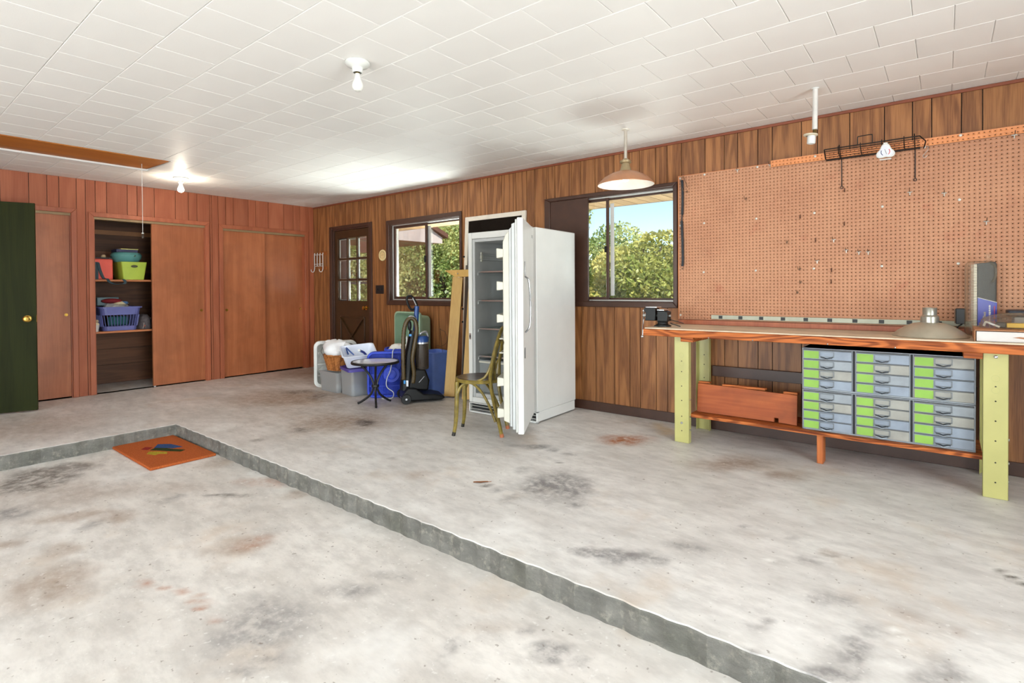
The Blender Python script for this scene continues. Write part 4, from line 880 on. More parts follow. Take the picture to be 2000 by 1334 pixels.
MB().lathe([(.0, .425), (.18, .425), (.203, .430), (.205, .446), (.198, .456), (.186, .456)], 36, T(0, .015, 0), cap=False).build('seat_ring', OLV, ch, smooth=True)
MB().lathe([(.187, .4555), (.186, .4600), (.17, .4585), (.10, .453), (0, .451)], 36, T(0, .015, 0), cap=False).build('seat', plain('dark_seat_lacquer', (72, 50, 40), .25, var=.15, spec=.6), ch, smooth=True)
# ------------------------------------------------------------------ bistro side table
tb = thing('side_table', 'small round side table with pale speckled top and black bent legs', 'table', (3.0, -1.132, 0))
BLK = plain('black_iron', (28, 26, 26), .42, .2)
def stone():
    t = NT('pale_speckled_stone'); co = t.coord(); v = t.new('ShaderNodeTexVoronoi'); v.inputs['Scale'].default_value = 60; t.put(v.inputs['Vector'], co)
    c = t.mix(t.ramp(t.noise(co, 14, 4), (.35, .65)), lin((230, 228, 232)), lin((240, 238, 240))); c = t.mix(t.ramp(v.outputs['Distance'], (.0, .25, .4, 0)), c, lin((150, 140, 132)))
    t.put(t.b.inputs['Base Color'], c); t.b.inputs['Roughness'].default_value = .14; t.b.inputs['Specular IOR Level'].default_value = .9; return t.m
MB().lathe([(0, .4475), (.222, .4475), (.2225, .4475), (.2225, .437), (0, .437)], 44, cap=False).build('top', stone(), tb, smooth=True)
MB().lathe([(.2228, .425), (.238, .425), (.242, .436), (.238, .4495), (.2228, .4495)], 44, cap=False).build('rim', BLK, tb, smooth=True)
MB().lathe([(0, .427), (.222, .427), (.222, .4365), (0, .4365)], 44, cap=False).build('underside', BLK, tb)
for x, y in ((-.155, -.108), (.138, -.097), (.012, .204)):
    a = math.atan2(y, x); c, s = math.cos(a), math.sin(a)
    MB().tube(spline([(c*.185, s*.185, .0125), (c*.145, s*.145, .032), (c*.06, s*.06, .095), (c*.022, s*.022, .165), (c*.024, s*.024, .23), (c*.07, s*.07, .32), (c*.15, s*.15, .405), (c*.165, s*.165, .426)], 5), .0115, 8).build('leg', BLK, tb, smooth=True)
MB().lathe([(.036, .18), (.038, .185), (.038, .20), (.036, .205), (.028, .205), (.028, .18)], 20, cap=False).build('collar', BLK, tb, smooth=True)
# ------------------------------------------------------------------ vacuum cleaner
vc = thing('vacuum_cleaner', 'black and blue upright vacuum cleaner with wrapped hose beside the blue bin', 'vacuum cleaner', (3.15, -.775, 0), math.atan2(.85, .53)-PI/2)
VB = plain('vacuum_black', (17, 17, 18), .4, var=.1, spec=.3); VBL = plain('vacuum_blue', (30, 72, 140), .3); HOSE = plain('olive_hose', (84, 66, 32), .42, var=.2, vscale=60); SILV = plain('silver_trim', (196, 198, 202), .25, .6)
prof = [(-.12, .025), (.29, .018), (.325, .03), (.318, .055), (.22, .080), (.10, .088), (.02, .15), (-.06, .16), (-.115, .09)]
XZ = Matrix(((0, 1, 0, 0), (1, 0, 0, 0), (0, 0, 1, 0), (0, 0, 0, 1)))
MB().prism(prof, -.145, .145, XZ).build('floor_head', VB, vc, bevel=.02, seg=3)
for x, y in ((.150, -.085), (-.150, -.085)):
    wl_ = MB().lathe([(.0, -.014), (.048, -.014), (.052, -.008), (.052, .008), (.048, .014), (0, .014)], 24, T(x+.016*(1 if x > 0 else -1), y, .0525) @ RY(PI/2), cap=False).build('wheel', plain('rubber', (20, 20, 20), .6), vc, smooth=True)
    MB().lathe([(0, 0), (.012, 0), (.010, .004), (0, .004)], 12, T(x+(.0305 if x > 0 else -.0345), y, .0525) @ RY(PI/2)).build('hub', SILV, wl_, smooth=True)
MB().box((.03, -.126, .055), (.10, -.121, .064)).build('trim_strip', SILV, vc)
MB().tube(spline([(0, -.06, .12), (0, -.05, .25), (0, -.02, .50), (0, .03, .74)], 5), [.07]*6+[.062]*5+[.05]*5, 14).build('spine', VB, vc, smooth=True)
MB().tube(spline([(0, .035, .70), (0, .050, .85), (0, .058, 1.0)], 5), .026, 12).build('handle_tube', VBL, vc, smooth=True)
MB().tube(spline([(0, .058, .985), (0, .052, 1.03), (0, .015, 1.095), (0, -.015, 1.108), (0, -.045, 1.09), (0, -.038, 1.03), (0, -.01, .975), (0, .02, .965), (0, .045, .985)], 5), .013, 10).build('handle_grip', VB, vc, smooth=True)
MB().tube(spline([(.018, .05, 1.01), (.018, .012, 1.09)], 4), .006, 6).build('grip_trim', SILV, vc, smooth=True)
hs = spline([(.07, -.095, .24), (.075, -.10, .40), (.07, -.098, .60), (.06, -.085, .76), (.06, -.055, .85), (.06, -.01, .875), (.065, .032, .84), (.075, .042, .74), (.085, .018, .60), (.085, -.005, .45), (.08, .01, .30), (.075, .0, .20)], 10)
MB().tube(hs, [.0235 if i % 2 else .020 for i in range(len(hs))], 10).build('hose', HOSE, vc, smooth=True, angle=80)
MB().tube(spline([(.055, -.098, .70), (.055, -.080, .80), (.055, -.035, .882), (.055, .0, .892), (.055, .045, .86)], 6), .012, 8).build('hose_hook', SILV, vc, smooth=True)
MB().ball((.07, -.03, .80), (.022, .022, .055), 12, 8).build('wand_tool', VB, vc, smooth=True)
MB().box((.085, -.04, .69), (.10, -.012, .715)).build('release_button', plain('bright_blue', (60, 150, 220), .35), vc, bevel=.004)
can = MB().lathe([(0, .335), (.066, .335), (.072, .35), (.072, .62), (0, .62)], 24, T(.02, .105, 0), cap=False).build('dust_canister', glass('smoky_canister', (170, 160, 150), .12, .05, ((120, 108, 98), .35)), vc, smooth=True)
MB().lathe([(0, .36), (.05, .36), (.05, .52), (.02, .58), (0, .58)], 16, T(.02, .105, 0), cap=False).build('filter', plain('dust_brown', (110, 84, 64), .9, var=.2), can, smooth=True)
MB().lathe([(.074, .62), (.074, .665), (.06, .685), (0, .69)], 24, T(.02, .105, 0), cap=True).build('canister_lid', VBL, can, smooth=True)
MB().lathe([(.0745, .605), (.0755, .605), (.0755, .622), (.0745, .622)], 24, T(.02, .105, 0), cap=False).build('canister_band', SILV, can, smooth=True)
MB().tube(spline([(.03, .07, .675), (.05, .09, .715), (.03, .15, .725), (.02, .175, .66)], 5), .011, 8).build('carry_handle', SILV, vc, smooth=True)
MB().prism([(-.05, .13), (.16, .11), (.175, .22), (.13, .34), (.03, .345), (-.02, .26)], -.085, .085, XZ).build('motor_housing', VB, vc, bevel=.02, seg=3)
MB().bar((.088, .06, .205), (.088, .115, .265), .004, .014, (1, 0, 0)).build('motor_trim', SILV, vc)
MB().box((.086, -.075, .17), (.10, -.05, .235)).build('lower_clip', SILV, vc, bevel=.003)
MB().box((.086, -.10, .20), (.10, -.08, .235)).build('pedal', plain('bright_blue', (60, 150, 220)), vc, bevel=.004)
# ------------------------------------------------------------------ bins and tubs
def tub(m, w, d, h, wt, dt_, t=.004, r=.03, z0=.0, rim=.012):
    """open tapered tub: bottom w x d, top wt x dt_"""
    o = lambda a, b, z: [Vector((x, y, z)) for x, y in rrect(a, b, r, 4)]
    rings = [o(w, d, z0), o(wt, dt_, z0+h-.001), o(wt+rim*2, dt_+rim*2, z0+h), o(wt+rim*2, dt_+rim*2, z0+h+.008), o(wt-2*t, dt_-2*t, z0+h+.008), o(w-2*t, d-2*t, z0+t)]
    m.loft(rings); return m
BB = plain('recycling_blue', (118, 148, 232), .42, var=.04)
bb = thing('recycling_bin', 'tall blue plastic recycling bin beside the leaning frame', 'bin', (2.985, -.285, 0), math.radians(-12))
tub(MB(), .30, .24, .462, .345, .275, .004, .03, .0005).build('body', BB, bb, bevel=.002)
MB().tube(spline([(.10, .05, .34), (.12, .0, .70), (.17, -.02, .72), (.27, -.03, .70), (.285, -.02, .60), (.20, -.03, .545), (.08, -.03, .54)], 6), .0022, 6).build('bent_wire', plain('dark_wire', (60, 52, 44), .5, .5), bb, smooth=True)
SAGE = plain('sage_green_tub', (150, 176, 148), .4, var=.04)
gt = thing('storage_tote', 'sage green plastic storage tote stood on end against the wall', 'tote', (2.46, -.055, .0005))
m = MB(); R_ = [[Vector((x, y, z)) for x, z in rrect(a, b, .06, 5, 0, .455)] for y, a, b in ((0, .40, .80), (-.16, .43, .84), (-.165, .47, .905), (-.20, .475, .908), (-.205, .44, .87), (-.02, .38, .78))]
m.loft(R_); m.build('tub', SAGE, gt, bevel=.003)
# blue box fan
FB = plain('fan_blue', (46, 72, 196), .38, var=.04); FB2 = plain('fan_blue_dark', (32, 52, 150), .45)
def box_fan(name, label, loc, rz, S, Hh, body, grill, hubm, thick=.10):  # hubm also colours the rear cover
    f = thing(name, label, 'fan', loc, rz)
    # local: face towards -y, x across, z up
    fr_ = MB(); o = rrect(S, Hh, .07, 5, 0, Hh/2); i = rrect(S-.05, Hh-.05, .05, 5, 0, Hh/2)
    n = len(o)
    V = [Vector((x, y, z)) for y in (-thick, 0) for x, z in o]+[Vector((x, y, z)) for y in (-thick, 0) for x, z in i]
    F = []
    for k in range(n):
        k2 = (k+1) % n; F += [(k, k2, n+k2, n+k), (2*n+k, 3*n+k, 3*n+k2, 2*n+k2), (k, 2*n+k, 2*n+k2, k2), (n+k, n+k2, 3*n+k2, 3*n+k)]
    fr_.add(V, F); fr_.build('housing', body, f, bevel=.006)
    m = MB()
    nb = 30
    for k in range(1, nb):
        x = -S/2+.025+(S-.05)*k/nb; m.box((x-.0016, -thick+.004, .026), (x+.0016, -thick+.010, Hh-.026))
    for k in range(1, 4): z = Hh*k/4; m.box((-S/2+.026, -thick+.010, z-.006), (S/2-.026, -thick+.016, z+.006))
    m.build('grille', grill, f, kind='stuff')
    c = T(0, 0, Hh/2) @ RX(PI/2)
    MB().lathe([(.0, thick), (.03, thick+.004), (.05, thick), (.055, thick-.006), (.085, thick-.004), (.09, thick-.012), (0, thick-.012)], 32, c, cap=False).build('hub_ring', hubm, f, smooth=True)
    m = MB()
    for k in range(5):
        a0 = 2*PI*k/5; P = []
        for j in range(5):
            r = .05+(S*.40-.05)*j/4; ww = .06+.05*j/4; a = a0+.25*j/4
            P.append([Vector((r*math.cos(a)-math.sin(a)*ww*q, -thick*.5+.035*q, Hh/2+r*math.sin(a)+math.cos(a)*ww*q)) for q in (-1, 1)])
        m.loft([[p[0], p[1], p[1]+Vector((0, .004, 0)), p[0]+Vector((0, .004, 0))] for p in P])
    m.build('blades', hubm, f, smooth=True)
    MB().box((-S/2+.02, -.012, .02), (S/2-.02, -.004, Hh-.02)).build('rear_cover', hubm, f)
    for x in (-S*.3, S*.3): MB().box((x-.03, -thick-.02, .0005), (x+.03, .02, .004)).build('foot', body, f, bevel=.001)
    return f
bfan = box_fan('box_fan', 'blue box fan with ring hub behind the small round table', (2.66+.26*.67, -.985+.26*.74, .0), math.atan2(.74, .67), .52, .50, FB, FB, FB, .09)
# move so that the face is the front plane
bfan.location = (2.66+.26*.67-.09*.74, -.985+.26*.74+.09*.67, 0)
MB().tube(spline([(.05, -.06, .53), (.02, -.104, .515), (.01, -.11, .42), (-.01, -.11, .30), (-.05, -.112, .20), (-.045, -.13, .12), (.02, -.12, .06), (.01, -.16, .008), (-.06, -.19, .007), (-.10, -.16, .007), (-.05, -.13, .007)], 6), .005, 6).build('power_cord', WHITEP, bfan, smooth=True)
wfan = box_fan('box_fan', 'beige and white box fan standing behind the wicker basket', (1.615+.25*.5-.1*.86, -.985+.25*.86+.1*.5, 0), math.atan2(.86, .5), .50, .555, plain('beige_fan_body', (222, 214, 198), .4), plain('fan_grey_grille', (206, 204, 198), .4), WHITEP, .10)
m = MB(); o = rrect(.504, .558, .07, 5, 0, .2785); i = rrect(.43, .485, .05, 5, 0, .2785); n = len(o)
V = [Vector((x, y, z)) for y in (-.106, -.1005) for x, z in o]+[Vector((x, y, z)) for y in (-.106, -.1005) for x, z in i]; F = []
for k in range(n):
    k2 = (k+1) % n; F += [(k, k2, n+k2, n+k), (2*n+k, 3*n+k, 3*n+k2, 2*n+k2), (k, 2*n+k, 2*n+k2, k2), (n+k, n+k2, 3*n+k2, 3*n+k)]
m.add(V, F); m.build('front_frame', WHITEP, wfan, bevel=.002)
CLEAR = glass('frosted_tub_plastic', (236, 238, 240), .10, .12, ((244, 244, 244), .30))
t1 = thing('clear_tub', 'clear plastic tub holding small items under the wicker basket', 'tub', (1.985, -.885, .0005), math.radians(-2))
tub(MB(), .36, .27, .222, .385, .295, .003, .03, 0, .006).build('tub', CLEAR, t1)
for k, (x, y, r, c) in enumerate(((.06, -.08, .035, (230, 228, 222)), (.10, -.05, .04, (206, 206, 200)), (-.06, -.06, .05, (190, 170, 150)), (-.05, .05, .06, (176, 150, 128)), (.09, .06, .05, (210, 196, 180)))):
    MB().ball((x, y, r+.006), (r*1.25, r, r), 14, 10).build('content', plain('tub_content_%d' % k, c, .6), t1, smooth=True)
t2 = thing('clear_tub', 'clear plastic tub under the purple lid beside the blue fan', 'tub', (2.355, -.855, .0005), math.radians(-10))
tub(MB(), .29, .33, .268, .30, .34, .003, .03, 0, .006).build('tub', CLEAR, t2)
MB().box((-.02, -.14, .006), (.12, .10, .12), RZ(.05)).build('white_box', plain('content_white', (226, 228, 230), .5), t2, bevel=.01)
MB().box((-.12, -.12, .006), (-.04, .12, .20)).build('tan_box', plain('content_tan', (206, 186, 168), .6), t2, bevel=.01)
MB().bar((.0, -.146, .09), (.12, -.146, .055), .004, .012, (0, 1, 0)).build('blue_strip', plain('content_blue', (70, 160, 190), .5), t2)
PUR = plain('purple_lid', (72, 60, 150), .4)
pl_ = thing('purple_lid', 'purple plastic lid lying askew on the clear tub', 'lid', (2.37, -.85, .280), math.radians(-18), rot=(math.radians(1), math.radians(1.5), math.radians(-18)))
o = lambda a, b, z: [Vector((x, y, z)) for x, y in rrect(a, b, .04, 5)]
MB().loft([o(.34, .37, .022), o(.36, .39, .020), o(.365, .395, .0), o(.37, .40, .0), o(.368, .398, .026), o(.33, .36, .028), o(.31, .34, .016)]).build('lid', PUR, pl_, bevel=.002)
WFR = plain('milky_white_tub', (226, 230, 242), .35, var=.03)
t3 = thing('white_tub', 'milky white open tub tipped sideways on the purple lid', 'tub', (2.36, -.88, .415), 0, rot=tuple((Matrix.Rotation(math.radians(19), 4, Vector((.64, .77, 0))) @ RZ(math.radians(-28))).to_euler()))
tub(MB(), .24, .28, .15, .30, .36, .004, .04, -.07, .012).build('tub', WFR, t3, bevel=.002)
MB().tube(spline([(-.10, -.10, .0), (-.09, -.12, .08), (-.02, -.12, .115), (.06, -.10, .115), (.10, -.06, .08)], 6), .008, 8).build('blue_hose', VBL, t3, smooth=True)
MB().tube(spline([(.06, .10, .0), (.12, .05, .10), (.185, -.005, .165)], 6), .013, 10).build('brush_handle', plain('fan_blue_dark', (32, 52, 150)), t3, smooth=True)
MB().tube([(.185, -.005, .165), (.20, -.017, .178)], .0145, 10).build('brush_tip', WHITEP, t3, smooth=True)
# wicker basket
WK = wood('wicker', (196, 126, 66), (120, 66, 28), 'z', .6, 1.0, 6, 30, 4, 200, .1, .3)
wb_ = thing('wicker_basket', 'brown wicker basket stuffed with a white plastic bag', 'basket', (1.96, -.875, .2335), math.radians(4))
m = MB(); nz_ = 11; ns = 44
def wr(t, a):
    w_, d_ = .125+.05*t, .10+.035*t; c, s = math.cos(a), math.sin(a); k = (abs(c)**3+abs(s)**3)**(-1/3); return w_*c*k, d_*s*k
rings = []
for i in range(nz_):
    t = i/(nz_-1)
    rings.append([Vector((*[q*(1+.035*(1 if (i+j) % 2 else -1)) for q in wr(t, 2*PI*j/ns)], .001+.176*t)) for j in range(ns)])
m.loft(rings, cap=True); m.f.pop(); m.mi.pop(); m.build('weave', WK, wb_, smooth=True, angle=80)
for t, r in ((1.0, .011), (.0, .007), (.32, .005)): MB().tube([(*wr(t+.02, 2*PI*j/ns), .008+.172*t) for j in range(ns)], r, 8, closed=True).build('rim', WK, wb_, smooth=True)
for k in range(14):
    a = 2*PI*(k+.5)/14; MB().tube([(*[q*1.02 for q in wr(0, a)], .004), (*[q*1.03 for q in wr(1, a)], .175)], .0045, 6).build('stake', WK, wb_, smooth=True)
PB = plain('white_poly_bag', (236, 236, 238), .35, var=.04)
pb = thing('plastic_bag', 'bulging white plastic bag spilling over the wicker basket', 'bag', (1.955, -.88, .400))
rr = np.random.default_rng(5); rings = []
for i in range(13):
    t = -PI/2+PI*(i+.4)/13; ring = []
    for j in range(30):
        a = 2*PI*j/30; k = 1+.09*math.sin(3*a+2*t)+.06*math.sin(7*a-3*t)+rr.uniform(-.03, .03)
        ring.append(Vector((.20*math.cos(t)*math.cos(a)*k-.015*math.sin(t), .15*math.cos(t)*math.sin(a)*k, .075+.115*math.sin(t)*(1+.08*math.sin(2*a+1)))))
    rings.append(ring)
MB().loft(rings).build('bag', PB, pb, smooth=True, angle=60)
MB().ball((-.135, -.03, .15), (.055, .05, .035), 12, 8).build('knot', PB, pb, smooth=True)
MB().tube(spline([(-.17, -.095, .10), (-.11, -.148, .05), (-.03, -.165, .012)], 5), .004, 6).build('drawstring', plain('grey_string', (90, 92, 92), .6), pb, smooth=True)
m = MB().prism([(.0, .0), (.10, .015), (.135, .13), (-.02, .11)], 0, .012, T(.09, -.12, .06) @ RZ(.2) @ RX(-.4)); m.build('bag_flap', PB, pb, bevel=.004)
# laundry basket behind the fan
def slotted_basket(par, w, d, h, wt, dt_, mat, name='basket', nsl=14, z0=.0):
    m = MB(); o = lambda a, b, z: [Vector((x, y, z)) for x, y in rrect(a, b, .06, 4)]
    f = lambda t: (w+(wt-w)*t, d+(dt_-d)*t)
    def band(t0, t1, ext=0):
        a, b = f(t0), f(t1); m.loft([o(a[0]+ext, a[1]+ext, z0+h*t0), o(b[0]+ext, b[1]+ext, z0+h*t1), o(b[0]-.008, b[1]-.008, z0+h*t1), o(a[0]-.008, a[1]-.008, z0+h*t0)]+[o(a[0]+ext, a[1]+ext, z0+h*t0)], cap=False)
    a = f(0); m.loft([o(a[0], a[1], z0), o(a[0], a[1], z0+.004)])
    band(0, .18); band(.66, .80); band(.80, .94); band(.94, 1.0, .03)
    q0 = rrect(*f(.18), .06, 6); q1 = rrect(*f(.66), .06, 6)
    P0 = [Vector((x, y, z0+h*.18)) for x, y in q0]; P1 = [Vector((x, y, z0+h*.66)) for x, y in q1]
    L = [0]
    for k in range(len(P0)): L.append(L[-1]+(P0[(k+1) % len(P0)]-P0[k]).length)
    for i in range(nsl*3):
        s = L[-1]*i/(nsl*3); k = max(j for j in range(len(P0)) if L[j] <= s); u = (s-L[k])/max(1e-6, L[k+1]-L[k]); k2 = (k+1) % len(P0)
        a, b = P0[k].lerp(P0[k2], u), P1[k].lerp(P1[k2], u); m.bar(a*.995, b*.995, .014, .004, (b-a).cross(Vector((-(P0[k2]-P0[k])[1], (P0[k2]-P0[k])[0], 0))) if (P0[k2]-P0[k]).length > 1e-6 else (0, 0, 1))
    return m.build(name, mat, par)
lb = thing('laundry_basket', 'bright blue slotted laundry basket behind the blue fan', 'basket', (2.707, -.575, .0005), math.atan2(.74, .67))
slotted_basket(lb, .27, .22, .515, .30, .25, FB)
wg_ = thing('white_gloves', 'heap of white gloves and tools in the blue laundry basket', 'gloves', (2.707, -.575, .450), math.atan2(.74, .67))
lump(.125, .10, .11, 24, 6, 11, .35).build('heap', plain('off_white_cloth', (232, 228, 220), .7), wg_, smooth=True, angle=60)
for x, zt in ((.05, .21), (.085, .195)): MB().tube(spline([(x, 0, .06), (x+.005, 0, .13), (x+.02*(1 if x > .1 else -.2), 0, zt)], 4), [.012]*3+[.014]*3+[.012, .010, .006], 8).build('prong', WHITEP, wg_, smooth=True)
# ------------------------------------------------------------------ screens and leaning timber
sc_ = thing('window_screen', 'tall white-framed window screen leaning behind the refrigerator', 'screen', (3.225, -.10, .001), 0, rot=(-.045, 0, 0))
CR = plain('cream_frame_paint', (232, 222, 206), .45)
m = MB(); framebars(m, 0, .875, 0, 2.005, .05, -.012, .012); m.build('frame', CR, sc_, bevel=.003)
MB().box((.05, -.001, .05), (.825, .001, 1.955)).build('mesh', glass('dark_mesh', (150, 140, 128), .01, .5, ((48, 36, 26), .55)), sc_)
for z in (1.55, .95, .8): MB().ball((.0, -.014, z), .012, 8, 6).build('clip', BLACK, sc_)
s2 = thing('metal_channel', 'narrow grey metal frame leaning behind the tan timber', 'frame', (3.30, -.175, .001), 0, rot=(-.06, 0, 0))
MB().box((0, -.01, 0), (.045, .01, 1.45)).box((.06, -.006, 0), (.12, .006, 1.45)).build('upright', plain('grey_anodised', (112, 110, 106), .4, .5), s2, bevel=.002)
TAN = wood('tan_painted_timber', (206, 166, 96), (184, 140, 72), 'z', .5, .6, 5, 6, .5, 90, .04, .02)
lf = thing('leaning_trestle', 'tan wooden trestle frame leaning beside the refrigerator', 'trestle', (0, 0, 0))
MB().bar((3.345, -.415, .012), (3.312, -.235, 1.31), .115, .04, (.55, -.83, 0)).build('leg', TAN, lf, bevel=.003)
MB().bar((3.60, -.42, .012), (3.56, -.25, 1.31), .09, .04, (.55, -.83, 0)).build('leg', TAN, lf, bevel=.003)
MB().prism([(-.23, .078), (.30, .078), (.30, 0), (-.07, .0)], -.03, .03, T(3.345, -.225, 1.3135)).build('crossbar', TAN, lf, bevel=.003)
MB().ball((3.33, -.258, 1.35), .008, 8, 6).build('bolt', STEEL, lf)
# ------------------------------------------------------------------ lamps
MILK = plain('milky_bulb_glass', (226, 224, 216), .2, var=.01)
LIT = plain('lit_bulb_glass', (255, 240, 210), .3, var=.0, emit=((255, 240, 218), 130.0))
def bulb_fixture(label, x, y, lit, r=.068):
    f = thing('bulb_holder', label, 'light fixture', (x, y, HC), 0, 'bare bulb ceiling fixtures')
    MB().lathe([(r*.96, -.001), (r, -.006), (r, -.014), (r*.85, -.024), (.036, -.030), (.030, -.034), (.027, -.058), (.022, -.060)], 32, cap=False).build('porcelain_base', plain('porcelain', (218, 218, 212), .2, var=.01), f, smooth=True)
    MB().lathe([(.0125, -.056), (.0135, -.064), (.0125, -.068)], 16, cap=False).build('socket_ring', plain('brass_dark', (110, 90, 50), .4, .7), f, smooth=True)
    MB().lathe([(.013, -.064), (.0135, -.078), (.020, -.100), (.029, -.120), (.031, -.134), (.028, -.148), (.018, -.159), (0, -.163)], 24, cap=False).build('bulb', LIT if lit else MILK, f, smooth=True)
    return f
bulb_fixture('white porcelain holder with an unlit bulb on the ceiling', 4.997, -2.733, False)
bulb_fixture('small porcelain holder with a glowing bulb near the attic hatch', .91, -2.166, True, .075)
pd = thing('pendant_lamp', 'shallow copper-toned pendant lamp hanging before the half-blanked window', 'pendant lamp', (5.557, -.621, HC))
MB().lathe([(.030, -.0005), (.030, -.006), (.012, -.012)], 20).build('ceiling_plate', plain('pole_white', (222, 214, 200), .4), pd, smooth=True)
MB().tube([(0, 0, -.010), (0, 0, -.245)], .0125, 12).build('rod', plain('pole_grey', (190, 180, 166), .4, .3), pd, smooth=True)
MB().lathe([(.016, -.235), (.030, -.247), (.044, -.252), (.044, -.268), (.032, -.275), (.036, -.300), (.043, -.325), (.05, -.335)], 28, cap=False).build('cap', plain('brass_cap', (176, 156, 120), .35, .5), pd, smooth=True)
MB().lathe([(.05, -.333), (.11, -.352), (.17, -.385), (.212, -.425), (.222, -.440), (.221, -.444), (.210, -.437), (.168, -.398), (.11, -.368), (.05, -.348), (.02, -.345)], 44, cap=False).build('shade', [plain('copper_shade', (198, 142, 106), .38, .35)], pd, smooth=True)
MB().lathe([(.2195, -.4435), (.2085, -.4375), (.167, -.400), (.109, -.3705), (.05, -.3505), (.02, -.350)], 44, cap=False).build('white_lining', plain('white_lining', (240, 236, 228), .4), pd, smooth=True)
MB().lathe([(.013, -.350), (.020, -.368), (.027, -.388), (.027, -.40), (.018, -.414), (0, -.42)], 20, cap=False).build('bulb', plain('lit_pendant_bulb', (255, 240, 214), .3, emit=((255, 232, 200), 16.0)), pd, smooth=True)
pl2 = thing('stem_socket', 'white stem lamp holder without bulb hanging above the pegboard', 'lamp holder', (6.888, -.641, HC))
MB().lathe([(.022, -.0005), (.022, -.005), (.014, -.008)], 16).build('ceiling_plate', WHITEP, pl2, smooth=True)
MB().tube([(0, 0, -.006), (-.003, 0, -.262)], .0155, 12).build('stem', plain('stem_white', (214, 210, 204), .35), pl2, smooth=True)
MB().lathe([(.010, -.262), (.012, -.285)], 12, T(-.003, 0, 0)).build('neck', plain('brass_dark', (110, 90, 50)), pl2, smooth=True)
MB().lathe([(.012, -.285), (.040, -.288), (.042, -.296), (.034, -.300), (.025, -.300)], 24, T(-.003, 0, 0) @ RY(.08), cap=False).build('collar', plain('ivory_collar', (214, 204, 180), .4), pl2, smooth=True)
MB().lathe([(.0245, -.298), (.0245, -.345), (.021, -.350), (.015, -.350), (.015, -.32)], 24, T(-.003, 0, 0) @ RY(.06)).build('socket', WHITEP, pl2, smooth=True)
# ------------------------------------------------------------------ attic hatch
ah = thing('attic_hatch', 'brown plywood attic hatch slightly ajar in the ceiling', 'hatch', ((HX0+HX1)/2, (HY0+HY1)/2, HC+.004))
MB().box((-.305, -.70, 0), (.305, .70, .014), RY(.028)).build('panel', wood('hatch_plywood', (184, 112, 40), (158, 88, 26), 'y', .45, .7, 6, 4, .5, 80, 0, .02), ah, bevel=.002)
m = MB().box((-.340, -.72, -.008), (-.312, .72, -.0045)).box((-.34, .706, -.008), (.34, .722, -.0045)); m.build('trim', WHITEP, ah)
MB().box((.303, -.70, .014), (.312, .70, .10)).box((-.312, -.70, .02), (-.303, .70, .10)).box((-.303, .703, .02), (.303, .712, .10)).build('shaft', plain('hatch_void', (26, 20, 14), .8), ah)
MB().box((-.31, -.71, .10), (.31, .71, .108)).build('shaft_top', plain('hatch_void', (26, 20, 14)), ah)
pc = thing('pull_cord', 'thin white pull cord with dark tassel hanging from the attic hatch', 'cord', (1.35, -2.672, 1.70))
MB().tube([(0, 0, .04), (.002, 0, .40), (0, 0, .738)], .0022, 6).build('cord', WHITEP, pc, smooth=True)
MB().lathe([(.0, .0), (.010, .002), (.012, .02), (.009, .038), (.004, .046), (0, .048)], 14, cap=False).build('tassel', plain('dark_knob', (60, 46, 34), .5), pc, smooth=True)
MB().lathe([(.0, .046), (.010, .047), (.010, .056), (0, .058)], 12, cap=False).build('bead', WHITEP, pc, smooth=True)
# ------------------------------------------------------------------ door mat
def mat_coir(name, c, dk):
    t = NT(name); co = t.coord(); n = t.ramp(t.noise(co, 240, 2, .7), (.3, .7)); t.put(t.b.inputs['Base Color'], t.mix(n, lin(dk), lin(c))); t.b.inputs['Roughness'].default_value = .95; t.b.inputs['Specular IOR Level'].default_value = .1; t.bump(t.noise(co, 300, 2), .9, .01); return t.m
COIR = mat_coir('orange_coir', (216, 116, 62), (164, 78, 38))
dm = thing('door_mat', 'orange coir doormat with blue, green and yellow printed blocks', 'doormat', (2.675, -2.955, SZ+.0005), 0)
bmx = MB(); X0, X1, Y0m, Y1m = -.43, .44, -.225, .225
bmx.box((X0, Y0m, 0), (X1, Y1m, .020)); bmx.build('pile', COIR, dm, bevel=.006)
def patch(poly, c, nm):
    m = MB(); n = len(poly); m.add([(x, y, .0202) for x, y in poly]+[(x, y, .0216) for x, y in poly], [tuple(range(n))[::-1], tuple(n+k for k in range(n))]+[(k, (k+1) % n, n+(k+1) % n, n+k) for k in range(n)]); m.build(nm, mat_coir('coir_'+nm, tuple(min(255, v*1.2) for v in c), tuple(v*.8 for v in c)), dm)
patch([(-.20, .03), (-.12, .10), (.04, .13), (.02, .06), (-.02, .04), (-.10, -.03)], (60, 84, 130), 'blue_block')
patch([(-.10, -.02), (-.02, .035), (.03, .05), (.15, .11), (.17, .07), (.06, .0), (.0, -.03), (-.06, -.07)], (58, 66, 34), 'green_block')
patch([(.02, -.05), (.10, .0), (.15, -.02), (.10, -.06), (.12, -.09), (.03, -.12), (-.02, -.09)], (178, 154, 50), 'yellow_block')
patch([(-.19, -.06), (-.13, -.03), (-.08, -.08), (-.14, -.11)], (150, 52, 44), 'red_block')
